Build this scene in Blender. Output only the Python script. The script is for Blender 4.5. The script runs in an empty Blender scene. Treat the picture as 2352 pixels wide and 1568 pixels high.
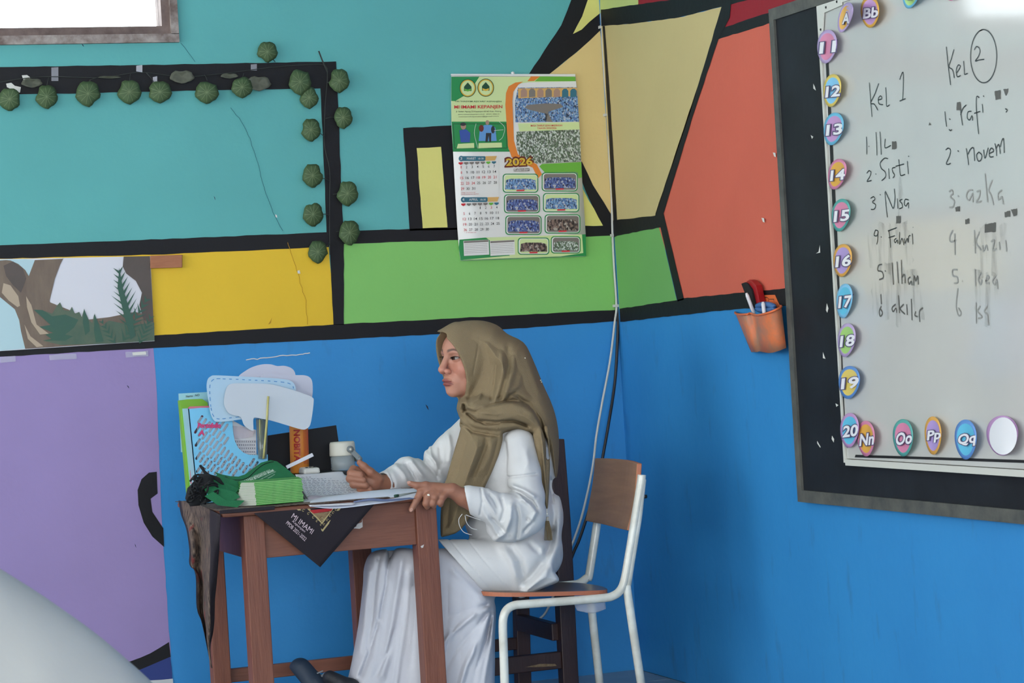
import bpy, bmesh, math, random
import numpy as np
from mathutils import Vector, Matrix
random.seed(7)
PI = math.pi
SC = bpy.context.scene
COL = SC.collection

# ------------------------------------------------------------------ camera
FPX = 5460.0
_yaw, _roll, _pit = math.radians(19.9), math.radians(3.44), math.radians(0.16)
CF = Vector((math.sin(_yaw)*math.cos(_pit), math.cos(_yaw)*math.cos(_pit), -math.sin(_pit)))
_R0 = Vector((math.cos(_yaw), -math.sin(_yaw), 0)); _U0 = _R0.cross(CF)
CR = _R0*math.cos(_roll) - _U0*math.sin(_roll)
CU = _R0*math.sin(_roll) + _U0*math.cos(_roll)
CAM = Vector((-3.305, -7.99, 1.24))
cd = bpy.data.cameras.new('camera'); cam = bpy.data.objects.new('camera', cd); COL.objects.link(cam)
m3 = Matrix((CR, CU, -CF)).transposed()
cam.matrix_world = Matrix.Translation(CAM) @ m3.to_4x4()
cd.sensor_width = 36.0; cd.sensor_fit = 'HORIZONTAL'; cd.lens = FPX*36.0/2352
cd.clip_start = 0.05; cd.clip_end = 200
cd.dof.use_dof = True; cd.dof.focus_distance = 7.45; cd.dof.aperture_fstop = 14.0
SC.camera = cam

# ------------------------------------------------------------------ world and light
w = bpy.data.worlds.new('overcast_sky'); SC.world = w; w.use_nodes = True
bg = w.node_tree.nodes['Background']; bg.inputs[0].default_value = (0.93, 0.97, 1.0, 1); bg.inputs[1].default_value = 7.0
SC.view_settings.view_transform = 'Standard'; SC.view_settings.look = 'None'
SC.view_settings.exposure = 0.0; SC.view_settings.gamma = 1.0; SC.view_settings.use_curve_mapping = False

def area(name, loc, direction, sx, sy, power, col=(1, 1, 1)):
    l = bpy.data.lights.new(name, 'AREA'); l.shape = 'RECTANGLE'; l.size = sx; l.size_y = sy
    l.energy = power; l.color = col
    o = bpy.data.objects.new(name, l); COL.objects.link(o); o.location = loc
    o.rotation_euler = Vector(direction).to_track_quat('-Z', 'Z').to_euler()
    o['label'] = 'daylight coming in through the side windows'; return o
LX = -7.0; RY = -10.6; CZ = 3.35
area('window_daylight', (LX+0.06, -2.6, 1.9), (1, 0, -0.12), 2.6, 1.5, 64, (1.0, 0.985, 0.96))
area('window_daylight', (LX+0.06, -6.4, 1.9), (1, 0, -0.12), 2.6, 1.5, 64, (1.0, 0.985, 0.96))
area('window_daylight', (-3.6, RY+0.06, 1.9), (0, 1, -0.1), 4.6, 1.7, 150, (1.0, 0.99, 0.97))

# ------------------------------------------------------------------ helpers
def ray(x, y): return CF + CR*((x-1176)/FPX) - CU*((y-784)/FPX)
def onY(x, y, Y): d = ray(x, y); return CAM + d*((Y-CAM.y)/d.y)
def onX(x, y, X): d = ray(x, y); return CAM + d*((X-CAM.x)/d.x)
def onZ(x, y, Z): d = ray(x, y); return CAM + d*((Z-CAM.z)/d.z)
def WB(e=0.0): return lambda x, y: onY(x, y, -e)      # back wall, e metres proud of it
def WR(e=0.0): return lambda x, y: onX(x, y, -e)      # right wall
def lin(c):
    c = c/255.0
    return c/12.92 if c <= 0.04045 else ((c+0.055)/1.055)**2.4
def rgb(c): return (lin(c[0]), lin(c[1]), lin(c[2]), 1)

def mat(name, c, rough=0.6, c2=None, scale=8.0, amt=0.5, bump=0.0, bscale=60.0, metal=0.0, stretch=(1, 1, 1), spec=0.5, detail=4, **kw):
    m = bpy.data.materials.new(name); m.use_nodes = True; nt = m.node_tree; b = nt.nodes['Principled BSDF']
    b.inputs['Base Color'].default_value = rgb(c); b.inputs['Roughness'].default_value = rough
    b.inputs['Metallic'].default_value = metal; b.inputs['Specular IOR Level'].default_value = spec
    for k, v in kw.items(): b.inputs[k.replace('_', ' ')].default_value = v
    if c2 is not None or bump:
        tc = nt.nodes.new('ShaderNodeTexCoord'); mp = nt.nodes.new('ShaderNodeMapping'); mp.inputs['Scale'].default_value = stretch
        nt.links.new(tc.outputs['Object'], mp.inputs[0])
    if c2 is not None:
        n = nt.nodes.new('ShaderNodeTexNoise'); n.inputs['Scale'].default_value = scale; n.inputs['Detail'].default_value = detail
        n.inputs['Roughness'].default_value = 0.6
        r = nt.nodes.new('ShaderNodeValToRGB'); r.color_ramp.elements[0].position = 0.5-amt/2; r.color_ramp.elements[1].position = 0.5+amt/2
        r.color_ramp.elements[0].color = rgb(c); r.color_ramp.elements[1].color = rgb(c2)
        nt.links.new(mp.outputs[0], n.inputs['Vector']); nt.links.new(n.outputs['Fac'], r.inputs[0]); nt.links.new(r.outputs[0], b.inputs['Base Color'])
    if bump:
        n2 = nt.nodes.new('ShaderNodeTexNoise'); n2.inputs['Scale'].default_value = bscale; n2.inputs['Detail'].default_value = 3
        bp = nt.nodes.new('ShaderNodeBump'); bp.inputs['Strength'].default_value = bump; bp.inputs['Distance'].default_value = 0.003
        nt.links.new(mp.outputs[0], n2.inputs['Vector']); nt.links.new(n2.outputs['Fac'], bp.inputs['Height']); nt.links.new(bp.outputs[0], b.inputs['Normal'])
    return m
def tone(c, k): return tuple(max(0, min(255, v*k)) for v in c)
def wallpaint(name, c, k=0.93, **kw):
    return mat(name, c, 0.62, tone(c, k), 2.2, 0.55, 0.25, 45, spec=0.3, **kw)

def newobj(name, me, m=None, parent=None):
    o = bpy.data.objects.new(name, me); COL.objects.link(o)
    if m is not None and hasattr(me, 'materials') and len(me.materials) == 0: me.materials.append(m)
    if parent is not None: o.parent = parent
    return o
def tag(o, label=None, cat=None, group=None, kind=None):
    if label: o['label'] = label
    if cat: o['category'] = cat
    if group: o['group'] = group
    if kind: o['kind'] = kind
    return o
def empty(name, loc, label, cat, group=None, rz=0.0):
    # parts are built in world coordinates and re-homed by adopt()
    o = bpy.data.objects.new(name, None); COL.objects.link(o); o.location = loc; o.rotation_euler.z = rz
    o.empty_display_size = 0.05
    return tag(o, label, cat, group)
def part(name, verts, faces, m, parent=None, smooth=False, origin=None):
    """mesh part from world coordinates; its origin is put at its own middle"""
    vs = [Vector(v) for v in verts]
    org = Vector(origin) if origin is not None else sum(vs, Vector())/max(1, len(vs))
    me = bpy.data.meshes.new(name); me.from_pydata([v-org for v in vs], [], faces); me.update()
    if smooth: me.polygons.foreach_set('use_smooth', [True]*len(me.polygons))
    o = newobj(name, me, m, parent)
    if parent is not None:
        pw = world_of(parent); o.matrix_parent_inverse = Matrix.Identity(4); o.matrix_basis = pw.inverted() @ Matrix.Translation(org)
    else: o.location = org
    return o
def world_of(o):
    mt = o.matrix_basis.copy()
    if o.parent is not None: mt = world_of(o.parent) @ o.matrix_parent_inverse @ mt
    return mt
def bevel(o, wd=0.003, seg=2):
    b = o.modifiers.new('bevel', 'BEVEL'); b.width = wd; b.segments = seg; b.limit_method = 'ANGLE'; b.angle_limit = math.radians(40)
    return o
def boxv(x0, x1, y0, y1, z0, z1):
    v = [(x, y, z) for z in (z0, z1) for y in (y0, y1) for x in (x0, x1)]
    f = [(0, 2, 3, 1), (4, 5, 7, 6), (0, 1, 5, 4), (2, 6, 7, 3), (1, 3, 7, 5), (0, 4, 6, 2)]
    return v, f
def box(name, x0, x1, y0, y1, z0, z1, m, parent=None, bv=0.0):
    v, f = boxv(x0, x1, y0, y1, z0, z1); o = part(name, v, f, m, parent)
    if bv: bevel(o, bv)
    return o
def hexa(name, p8, m, parent=None, bv=0.0):
    """8 corners: bottom ring of four then top ring of four"""
    f = [(3, 2, 1, 0), (4, 5, 6, 7), (0, 1, 5, 4), (1, 2, 6, 5), (2, 3, 7, 6), (3, 0, 4, 7)]
    o = part(name, p8, f, m, parent)
    bm = bmesh.new(); bm.from_mesh(o.data); bmesh.ops.recalc_face_normals(bm, faces=bm.faces); bm.to_mesh(o.data); bm.free()
    if bv: bevel(o, bv)
    return o
def subdiv_line(pts, step, jit, rnd=None):
    out = []
    n = len(pts)
    for i in range(n):
        a, b = pts[i], pts[(i+1) % n]; L = (b-a).length; k = max(1, int(L/step))
        for j in range(k):
            p = a.lerp(b, j/k)
            if jit and j: p = p + Vector([(random.random()-0.5)*2*jit for _ in range(3)])
            out.append(p)
    return out
def paint(pxs, m, plane, parent, layer=1, jit=0.0012, name='painted_panel', step=0.035):
    pl = plane(0.0009*layer)
    pts = [pl(*p) for p in pxs]
    q = subdiv_line(pts, step, jit)
    pp0 = pl(0, 0)
    ax = 1 if abs(pts[0].y-pts[1].y) < 1e-6 and abs(pts[0].y-pts[2].y) < 1e-6 else 0
    for v in q: v[ax] = pts[0][ax]
    o = part(name, q, [tuple(range(len(q)))], m, parent)
    return o
def ellipse(cx, cy, rx, ry, n=28, rot=0.0, egg=0.0):
    out = []
    for i in range(n):
        a = 2*PI*i/n; x = rx*math.cos(a); y = ry*math.sin(a); x *= 1+egg*(y/ry)
        out.append((cx+x*math.cos(rot)-y*math.sin(rot), cy+x*math.sin(rot)+y*math.cos(rot)))
    return out
def rrect(x0, y0, x1, y1, r, n=5):
    out = []
    for (cx, cy, a0) in ((x1-r, y0+r, -90), (x1-r, y1-r, 0), (x0+r, y1-r, 90), (x0+r, y0+r, 180)):
        for i in range(n+1):
            a = math.radians(a0+90*i/n); out.append((cx+r*math.cos(a), cy+r*math.sin(a)))
    return out
def catmull(pts, k=6, closed=False):
    P = [Vector(p) for p in pts]; n = len(P); out = []
    rng = range(n) if closed else range(n-1)
    for i in rng:
        if closed: a, b, c, d = P[(i-1) % n], P[i], P[(i+1) % n], P[(i+2) % n]
        else: a, b, c, d = P[max(0, i-1)], P[i], P[i+1], P[min(n-1, i+2)]
        for j in range(k):
            t = j/k
            out.append(0.5*((2*b)+(c-a)*t+(2*a-5*b+4*c-d)*t*t+(3*b-a-3*c+d)*t*t*t))
    if not closed: out.append(P[-1])
    return out
def tube_geo(pts, r, n=10, caps=True):
    P = [Vector(p) for p in pts]; rs = r if isinstance(r, (list, tuple)) else [r]*len(P)
    vs, fs = [], []; prev = None
    for i, p in enumerate(P):
        t = (P[min(i+1, len(P)-1)]-P[max(i-1, 0)]).normalized()
        if prev is None:
            a = t.cross(Vector((0.13, 0.31, 0.94)))
            if a.length < 1e-3: a = t.cross(Vector((1, 0, 0)))
        else: a = prev - t*prev.dot(t)
        a.normalize(); prev = a; b = t.cross(a)
        for k in range(n):
            an = 2*PI*k/n; vs.append(p + (a*math.cos(an)+b*math.sin(an))*rs[i])
    for i in range(len(P)-1):
        for k in range(n):
            k2 = (k+1) % n; fs.append((i*n+k, i*n+k2, (i+1)*n+k2, (i+1)*n+k))
    if caps: fs.append(tuple(range(n-1, -1, -1))); fs.append(tuple((len(P)-1)*n+k for k in range(n)))
    return vs, fs
def tube(name, pts, r, m, parent=None, n=10, smooth=True):
    v, f = tube_geo(pts, r, n); o = part(name, v, f, m, parent, smooth); return o
def lathe_geo(c, prof, n=28, axis=Vector((0, 0, 1))):
    """profile of (radius, height) around axis through c"""
    axis = axis.normalized(); a = axis.cross(Vector((0.2, 1, 0.1))).normalized(); b = axis.cross(a)
    vs, fs = [], []
    for (r, h) in prof:
        for k in range(n):
            an = 2*PI*k/n; vs.append(Vector(c)+axis*h+(a*math.cos(an)+b*math.sin(an))*r)
    for i in range(len(prof)-1):
        for k in range(n):
            k2 = (k+1) % n; fs.append((i*n+k, i*n+k2, (i+1)*n+k2, (i+1)*n+k))
    return vs, fs
def lathe(name, c, prof, m, parent=None, n=28, axis=Vector((0, 0, 1)), smooth=True):
    v, f = lathe_geo(c, prof, n, axis); o = part(name, v, f, m, parent, smooth)
    bm = bmesh.new(); bm.from_mesh(o.data); bmesh.ops.remove_doubles(bm, verts=bm.verts, dist=1e-5); bmesh.ops.recalc_face_normals(bm, faces=bm.faces); bm.to_mesh(o.data); bm.free()
    return o
def merge(geos):
    vs, fs = [], []
    for v, f in geos:
        k = len(vs); vs += [Vector(p) for p in v]; fs += [tuple(i+k for i in q) for q in f]
    return vs, fs
def ribbon_geo(pts, wd, nrm):
    """flat stroke of width wd along pts, lying in the plane with normal nrm"""
    P = [Vector(p) for p in pts]; vs, fs = [], []
    for i, p in enumerate(P):
        t = (P[min(i+1, len(P)-1)]-P[max(i-1, 0)])
        if t.length < 1e-7: t = Vector((1, 0, 0.01))
        s = t.normalized().cross(nrm).normalized()*wd/2
        vs += [p-s, p+s]
    for i in range(len(P)-1): fs.append((2*i, 2*i+1, 2*i+3, 2*i+2))
    return vs, fs
NB = Vector((0, -1, 0)); NR = Vector((-1, 0, 0))
def strokes(name, lines, wd, m, plane, nrm, parent, smoothk=4):
    gs = []
    for ln in lines:
        P = [plane(*p) for p in ln]
        if len(P) > 2 and smoothk: P = catmull(P, smoothk)
        gs.append(ribbon_geo(P, wd, nrm))
    v, f = merge(gs); return part(name, v, f, m, parent)
_gly = {}
def glyph(s, bold=0.0, shear=0.0):
    key = (s, bold, shear)
    if key in _gly: return _gly[key]
    cu = bpy.data.curves.new('t', 'FONT'); cu.body = s; cu.offset = bold; cu.shear = shear; cu.resolution_u = 3
    o = bpy.data.objects.new('t', cu); COL.objects.link(o)
    bpy.context.view_layer.update()
    dg = bpy.context.evaluated_depsgraph_get(); me = o.evaluated_get(dg).to_mesh()
    vs = [(v.co.x, v.co.y) for v in me.vertices]; fs = [tuple(p.vertices) for p in me.polygons]
    o.evaluated_get(dg).to_mesh_clear(); bpy.data.objects.remove(o); bpy.data.curves.remove(cu)
    x0 = min(v[0] for v in vs); x1 = max(v[0] for v in vs); y0 = min(v[1] for v in vs); y1 = max(v[1] for v in vs)
    if bold:
        if (s, 'box', shear) not in _gly: glyph(s, 0.0, shear)
        x0, x1, y0, y1 = _gly[(s, 'box', shear)]
    else: _gly[(s, 'box', shear)] = (x0, x1, y0, y1)
    vs = [((x-x0)/(x1-x0), (y-y0)/(y1-y0)) for x, y in vs]
    _gly[key] = (vs, fs); return _gly[key]
def text_geo(s, P0, P1, P2, bold=0.0, shear=0.0):
    """P0 bottom-left, P1 bottom-right, P2 top-left of the text box in space"""
    vs, fs = glyph(s, bold, shear)
    return [P0+(P1-P0)*x+(P2-P0)*y for x, y in vs], fs
def texts(name, items, m, plane, parent):
    """items: (string, bl px, br px, tl px[, bold[, shear]])"""
    gs = [text_geo(it[0], plane(*it[1]), plane(*it[2]), plane(*it[3]), *(it[4:])) for it in items]
    v, f = merge(gs); return part(name, v, f, m, parent)
def plate(name, pts, nrm, th, m, parent=None, holes=None, bv=0.0):
    """flat plate from a closed outline in space, thickness th along -nrm (away from the viewer side)"""
    nrm = Vector(nrm).normalized()
    if not holes:
        n = len(pts); vs = [Vector(p) for p in pts]+[Vector(p)-nrm*th for p in pts]
        fs = [tuple(range(n)), tuple(range(2*n-1, n-1, -1))]+[(i, (i+1) % n, n+(i+1) % n, n+i) for i in range(n)]
        o = part(name, vs, fs, m, parent)
    else:
        o0 = Vector(pts[0]); ax = nrm.cross(Vector((0, 0, 1)));  ax.normalize(); ay = nrm.cross(ax)
        cu = bpy.data.curves.new('p', 'CURVE'); cu.dimensions = '2D'; cu.fill_mode = 'BOTH'; cu.extrude = th/2
        for loop in [pts]+holes:
            sp = cu.splines.new('POLY'); sp.points.add(len(loop)-1); sp.use_cyclic_u = True
            for i, p in enumerate(loop):
                d = Vector(p)-o0; sp.points[i].co = (d.dot(ax), d.dot(ay), 0, 1)
        ob = bpy.data.objects.new('p', cu); COL.objects.link(ob); bpy.context.view_layer.update()
        dg = bpy.context.evaluated_depsgraph_get(); me = ob.evaluated_get(dg).to_mesh()
        az = ax.cross(ay)
        vs = [o0+ax*v.co.x+ay*v.co.y+az*v.co.z-nrm*th/2 for v in me.vertices]; fs = [tuple(p.vertices) for p in me.polygons]
        ob.evaluated_get(dg).to_mesh_clear(); bpy.data.objects.remove(ob)
        o = part(name, vs, fs, m, parent)
    bm = bmesh.new(); bm.from_mesh(o.data); bmesh.ops.recalc_face_normals(bm, faces=bm.faces); bm.to_mesh(o.data); bm.free()
    if bv: bevel(o, bv)
    return o
# ------------------------------------------------------------------ room shell
M = {}
M['teal'] = wallpaint('teal_wall_paint', (97, 177, 175), 0.95)
M['black'] = wallpaint('black_wall_paint', (25, 25, 29), 0.85)
M['yellow'] = wallpaint('yellow_wall_paint', (232, 192, 52), 0.96)
M['green'] = wallpaint('light_green_wall_paint', (134, 200, 108), 0.96)
M['green2'] = wallpaint('mid_green_wall_paint', (116, 178, 100), 0.95)
M['cream'] = wallpaint('pale_orange_wall_paint', (226, 200, 136), 0.96)
M['tan'] = wallpaint('tan_wall_paint', (205, 186, 132), 0.96)
M['lemon'] = wallpaint('lemon_wall_paint', (226, 220, 128), 0.96)
M['lime'] = wallpaint('pale_lime_wall_paint', (196, 206, 128), 0.96)
M['orange'] = wallpaint('orange_wall_paint', (214, 104, 84), 0.95)
M['red'] = wallpaint('dark_red_wall_paint', (150, 28, 42), 0.95)
M['purple'] = wallpaint('lilac_wall_paint', (156, 138, 190), 0.95)
M['navy'] = wallpaint('navy_wall_paint', (50, 66, 130), 0.95)
M['skirt'] = wallpaint('white_wall_paint', (200, 205, 208), 0.95)
M['ceil'] = mat('ceiling_paint', (216, 214, 208), 0.8)
M['plain'] = mat('plain_wall_paint', (186, 198, 196), 0.8)
def blue_mat():
    m = mat('blue_wall_paint', (56, 146, 210), 0.5, (48, 132, 198), 1.6, 0.6, 0.3, 40, spec=0.35)
    nt = m.node_tree; b = nt.nodes['Principled BSDF']; prev = b.inputs['Base Color'].links[0].from_socket
    tc = nt.nodes.new('ShaderNodeTexCoord'); mp = nt.nodes.new('ShaderNodeMapping'); mp.inputs['Scale'].default_value = (9, 9, 2.2)
    n = nt.nodes.new('ShaderNodeTexNoise'); n.inputs['Scale'].default_value = 1.6; n.inputs['Detail'].default_value = 6; n.inputs['Roughness'].default_value = 0.65
    r = nt.nodes.new('ShaderNodeValToRGB'); r.color_ramp.elements[0].position = 0.58; r.color_ramp.elements[1].position = 0.8
    r.color_ramp.elements[0].color = (0, 0, 0, 1); r.color_ramp.elements[1].color = (0.55, 0.55, 0.55, 1)
    mx = nt.nodes.new('ShaderNodeMix'); mx.data_type = 'RGBA'; mx.inputs['B'].default_value = rgb((60, 100, 140))
    nt.links.new(tc.outputs['Object'], mp.inputs[0]); nt.links.new(mp.outputs[0], n.inputs['Vector']); nt.links.new(n.outputs['Fac'], r.inputs[0])
    nt.links.new(r.outputs[0], mx.inputs['Factor']); nt.links.new(prev, mx.inputs['A']); nt.links.new(mx.outputs['Result'], b.inputs['Base Color'])
    return m
M['blue'] = blue_mat()

# window opening in the back wall: right edge x=-1.60, sill z=2.34
WX0, WX1, WZ0, WZ1 = -3.4, onY(372, 60, 0).x, onY(200, 62, 0).z, 3.0
def wall_with_hole(name, m, x0, x1, z0, z1, hx0, hx1, hz0, hz1, axis='y', at=0.0, th=0.15):
    """slab of thickness th behind the plane; the opening goes right through"""
    geos = []
    for (a0, a1, b0, b1) in ((x0, hx0, z0, z1), (hx1, x1, z0, z1), (hx0, hx1, z0, hz0), (hx0, hx1, hz1, z1)):
        if axis == 'y': geos.append(boxv(a0, a1, at, at+th, b0, b1))
        else: geos.append(boxv(at, at+th, a0, a1, b0, b1))
    v, f = merge(geos); o = part(name, v, f, m); return tag(o, kind='structure')
def place_origin(o, p):
    d = Vector(p)-o.location; o.data.transform(Matrix.Translation(-d)); o.location = p
wall_back = wall_with_hole('wall_back', M['teal'], LX-0.15, 0.15, 0, CZ, WX0-0.05, WX1+0.05, WZ0-0.05, WZ1+0.05)
wall_right = tag(box('wall_right', 0, 0.15, RY, 0.0, 0, CZ, M['blue']), kind='structure')
wall_left = tag(part('wall_left', *merge([boxv(LX-0.15, LX, RY, 0, 0, 1.1), boxv(LX-0.15, LX, RY, 0, 2.7, CZ), boxv(LX-0.15, LX, -1.2, 0, 1.1, 2.7), boxv(LX-0.15, LX, -5.0, -4.0, 1.1, 2.7), boxv(LX-0.15, LX, RY, -7.8, 1.1, 2.7)]), M['plain']), kind='structure')
wall_rear = wall_with_hole('wall_rear', M['plain'], LX-0.15, 0.15, 0, CZ, -6.0, -1.2, 1.0, 2.8, at=RY-0.15)
tag(box('ceiling', LX-0.15, 0.15, RY-0.15, 0.15, CZ, CZ+0.1, M['ceil']), kind='structure')
M['floor'] = mat('grout', (92, 98, 102), 0.7)
M['tile'] = mat('pale_grey_floor_tile', (150, 164, 172), 0.28, (122, 134, 142), 9, 0.7, 0.1, 30)
fl = tag(box('floor', LX-0.15, 0.15, RY-0.15, 0.15, -0.12, -0.004, M['floor']), kind='structure')
tile_me = None
for i in range(17):
    for j in range(17):
        x1 = -0.004-i*0.3; y1 = -0.004-j*0.3
        if tile_me is None:
            o = box('floor_tile', x1-0.296, x1, y1-0.296, y1, -0.012, 0.0, M['tile'], fl); tile_me = o.data; bevel(o, 0.0015, 1)
            base = o.matrix_basis.copy()
        else:
            o = newobj('floor_tile', tile_me, None, fl); o.matrix_basis = Matrix.Translation((-i*0.3, -j*0.3, 0)) @ base
# window frame (weathered wood) with a glass pane
M['frame'] = mat('weathered_brown_window_wood', (134, 116, 110), 0.7, (84, 68, 64), 14, 0.5, 0.6, 50, stretch=(1, 1, 1))
M['frame2'] = mat('peeling_white_window_wood', (168, 158, 152), 0.75, (108, 92, 86), 22, 0.35, 0.7, 50)
win = tag(part('window_1', *merge([boxv(WX0-0.05, WX1, 0.0, 0.09, WZ0-0.035, WZ0), boxv(WX0-0.05, WX1, 0.0, 0.09, WZ1, WZ1+0.05), boxv(WX1, WX1+0.04, 0.0, 0.09, WZ0-0.035, WZ1+0.05), boxv(WX0-0.05, WX0, 0.0, 0.09, WZ0, WZ1)]), M['frame']), kind='structure')
e0 = onY(410, 98, 0)
part('window_frame', *merge([boxv(WX0-0.12, e0.x, -0.018, 0.012, e0.z, WZ0-0.028), boxv(WX1+0.028, e0.x, -0.018, 0.012, WZ0-0.03, WZ1+0.1), boxv(WX0-0.12, WX0-0.05, -0.018, 0.012, WZ0-0.03, WZ1+0.1), boxv(WX0-0.12, e0.x, -0.018, 0.012, WZ1+0.04, WZ1+0.1)]), M['frame2'], win)
M['glass'] = mat('window_glass', (235, 240, 242), 0.02, Transmission_Weight=1.0, IOR=1.0)
box('window_pane', WX0, WX1, 0.045, 0.049, WZ0, WZ1, M['glass'], win)

# ---- painted mural on the back wall (flat paint, layered in the order it was painted)
P = lambda pts, m, L=1, pl=WB, par=None, **k: paint(pts, M[m], pl, par or (wall_back if pl is WB else wall_right), L, **k)
P([(345, 790), (1010, 762), (1424.5, 736), (1424, 760), (1468, 1548), (1466, 1640), (400, 1760)], 'blue', 1)
P([(-3100, 1000), (0, 812), (352, 796), (360, 900), (372, 1200), (396, 1568), (405, 1760), (-3100, 2100)], 'purple', 2)
P([(-3100, 760), (0, 588), (755, 562), (768, 748), (352, 775), (0, 800), (-3100, 1000)], 'yellow', 1)
P([(780, 557), (1416, 538), (1423, 716), (786, 750)], 'green', 1)
P([(-3100, 178), (0, 154), (400, 148), (772, 141), (775, 205), (780, 330), (790, 560), (790, 746), (766, 746), (757, 566), (750, 534), (742, 330), (736, 203), (500, 207), (134, 215), (0, 218), (-3100, 262)], 'black', 3)
P([(-3100, 700), (0, 563), (250, 554), (752, 533), (756, 567), (400, 583), (0, 594), (-3100, 745)], 'black', 2)
P([(778, 530), (1050, 523), (1415, 517), (1417, 541), (1054, 551), (779, 560)], 'black', 2)
P([(-3100, 1000), (0, 806), (352, 782), (355, 770), (765, 745), (1423.5, 711), (1424.5, 737), (1010, 767), (700, 783), (355, 799), (0, 819), (-3100, 1030)], 'black', 3)
P([(926, 294), (1040, 288), (1054, 527), (941, 530)], 'black', 2)
P([(957, 340), (1013, 337), (1028, 522), (971, 524)], 'lemon', 4)
P([(1405, -60), (1312, 0), (1303, 24), (1289, 58), (1262, 98), (1215, 170), (1180, 215), (1190, 240), (1262, 170), (1400, 60), (1395, -60)], 'black', 2)
P([(1372, -60), (1350, 0), (1337, 38), (1316, 78), (1336, 68), (1354, 50), (1378.5, 30), (1376, -60)], 'lemon', 5)
P([(1378.5, 70), (1356, 92), (1325, 120), (1290, 148), (1262, 170), (1200, 225), (1290, 390), (1325, 400), (1400, 516), (1413, 516), (1402, 400), (1392, 260), (1386, 150)], 'cream', 3)
P([(1290, 330), (1337, 372), (1362, 425), (1412, 505), (1414, 520), (1380, 520), (1338, 420), (1300, 350)], 'black', 4)
P([(1316, 392), (1342, 440), (1385, 518), (1320, 519)], 'lemon', 5)
P([(316, 1125), (325, 1100), (342, 1085), (360, 1083), (362, 1133), (346, 1145), (350, 1175), (375, 1213), (377, 1256), (350, 1232), (330, 1200), (318, 1160)], 'black', 3)
P([(150, 1545), (240, 1536), (300, 1518), (345, 1500), (388, 1474), (392, 1508), (360, 1528), (310, 1542), (240, 1560), (150, 1568)], 'black', 3)
P([(200, 1566), (310, 1542), (391, 1508), (396, 1560), (340, 1564), (200, 1575)], 'navy', 4)
P([(100, 1574), (345, 1562), (397, 1558), (400, 1620), (100, 1640)], 'skirt', 5)
# ---- right wall
P([(1377.5, -60), (1378.5, 30), (1466, 12), (1466, -60)], 'lime', 1, WR)
P([(1466, -70), (1466, 12), (1560, 0), (1640, -60)], 'red', 1, WR)
P([(1380, 22), (1466, 10), (1540, 0), (1660, -30), (1840, -75), (1830, -30), (1660, 15), (1560, 40), (1455, 54), (1392, 59), (1381, 60)], 'black', 2, WR)
P([(1381, 58), (1392, 58), (1455, 54), (1560, 40), (1660, 15), (1665, 40), (1506, 500), (1405, 515), (1386, 140)], 'tan', 1, WR)
P([(1681, -70), (1660, 70), (1850, 10), (1850, -70)], 'red', 1, WR)
P([(1384, 60), (1389, 60), (1398, 180), (1408, 340), (1417, 505), (1409, 508), (1398, 300)], 'black', 2, WR)
P([(1640, 84), (1850, 25), (1850, 670), (1562, 690), (1505, 492)], 'orange', 1, WR)
P([(1640, 72), (1740, 37), (1850, 2), (1850, 28), (1740, 62), (1650, 90)], 'black', 2, WR)
P([(1660, 6), (1681, -20), (1676, 40), (1650, 90), (1590, 270), (1524, 490), (1571, 688), (1556, 692), (1517, 522), (1418, 541), (1410, 545), (1408, 506), (1505, 495), (1586, 255)], 'black', 3, WR)
P([(1411, 540), (1418, 540), (1516, 521), (1555, 692), (1422.5, 712)], 'green2', 1, WR)
P([(1422.8, 709), (1555, 689), (1568, 685), (1700, 672), (1850, 658), (1850, 698), (1665, 712), (1425, 739), (1424.5, 739)], 'black', 3, WR)

# scuffs, cracks, tape leftovers on the walls
M['crack'] = mat('dark_crack', (40, 98, 108), 0.9); M['scuff'] = mat('bare_plaster_scuff', (214, 214, 208), 0.9)
M['tape'] = mat('clear_tape', (225, 225, 235), 0.15, Alpha=0.35)
M['crack2'] = mat('wall_crack', (176, 130, 30), 0.9); M['mark'] = mat('dark_scuff', (40, 46, 66), 0.9)
def wob(pts, n, a):
    o = []
    for i in range(len(pts)-1):
        for j in range(n):
            t = j/n; o.append((pts[i][0]+(pts[i+1][0]-pts[i][0])*t+random.uniform(-a, a), pts[i][1]+(pts[i+1][1]-pts[i][1])*t+random.uniform(-a, a)))
    return o+[pts[-1]]
strokes('wall_crack', [wob([(530, 248), (556, 280), (575, 320), (592, 375), (606, 430), (628, 488), (650, 530)], 4, 1.2), wob([(415, 98), (448, 142)], 4, 1)], 0.0016, M['crack'], WB(0.006), NB, wall_back, 0)
strokes('wall_crack', [wob([(662, 556), (668, 580), (680, 612), (690, 650), (703, 690), (706, 745)], 4, 1.5)], 0.0016, M['crack2'], WB(0.006), NB, wall_back, 0)
strokes('wall_scuff', [wob([(565, 826), (590, 824), (620, 820), (650, 816), (690, 814), (712, 810)], 4, 1.2)], 0.003, M['scuff'], WB(0.006), NB, wall_back, 0)
for pts in ([(683, 622), (688, 620), (690, 628), (684, 628)], [(632, 492), (636, 494), (637, 500), (633, 498)], [(1752, 500), (1756, 502), (1757, 508), (1753, 507)]):
    P(pts, 'scuff', 8)
for (x, y) in ((1778, 355), (1752, 505)): P([(x-3, y-5), (x+3, y-4), (x+4, y+6), (x, y+4)], 'scuff', 8, WR, jit=0)
for (x, y, a, b) in ((493, 455, 2, 5), (190, 104, 3, 4), (294, 888, 3, 4), (981, 935, 4, 7), (311, 1253, 2, 5), (1080, 440, 2, 2)):
    P([(x-a, y-b), (x+a*0.4, y-b*0.3), (x+a, y+b), (x, y+b*0.3)], 'mark', 8, jit=0)
for pts in ([(616, 745), (622, 735), (625, 728), (622, 742)],): P(pts, 'crack2', 8, jit=0)
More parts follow.
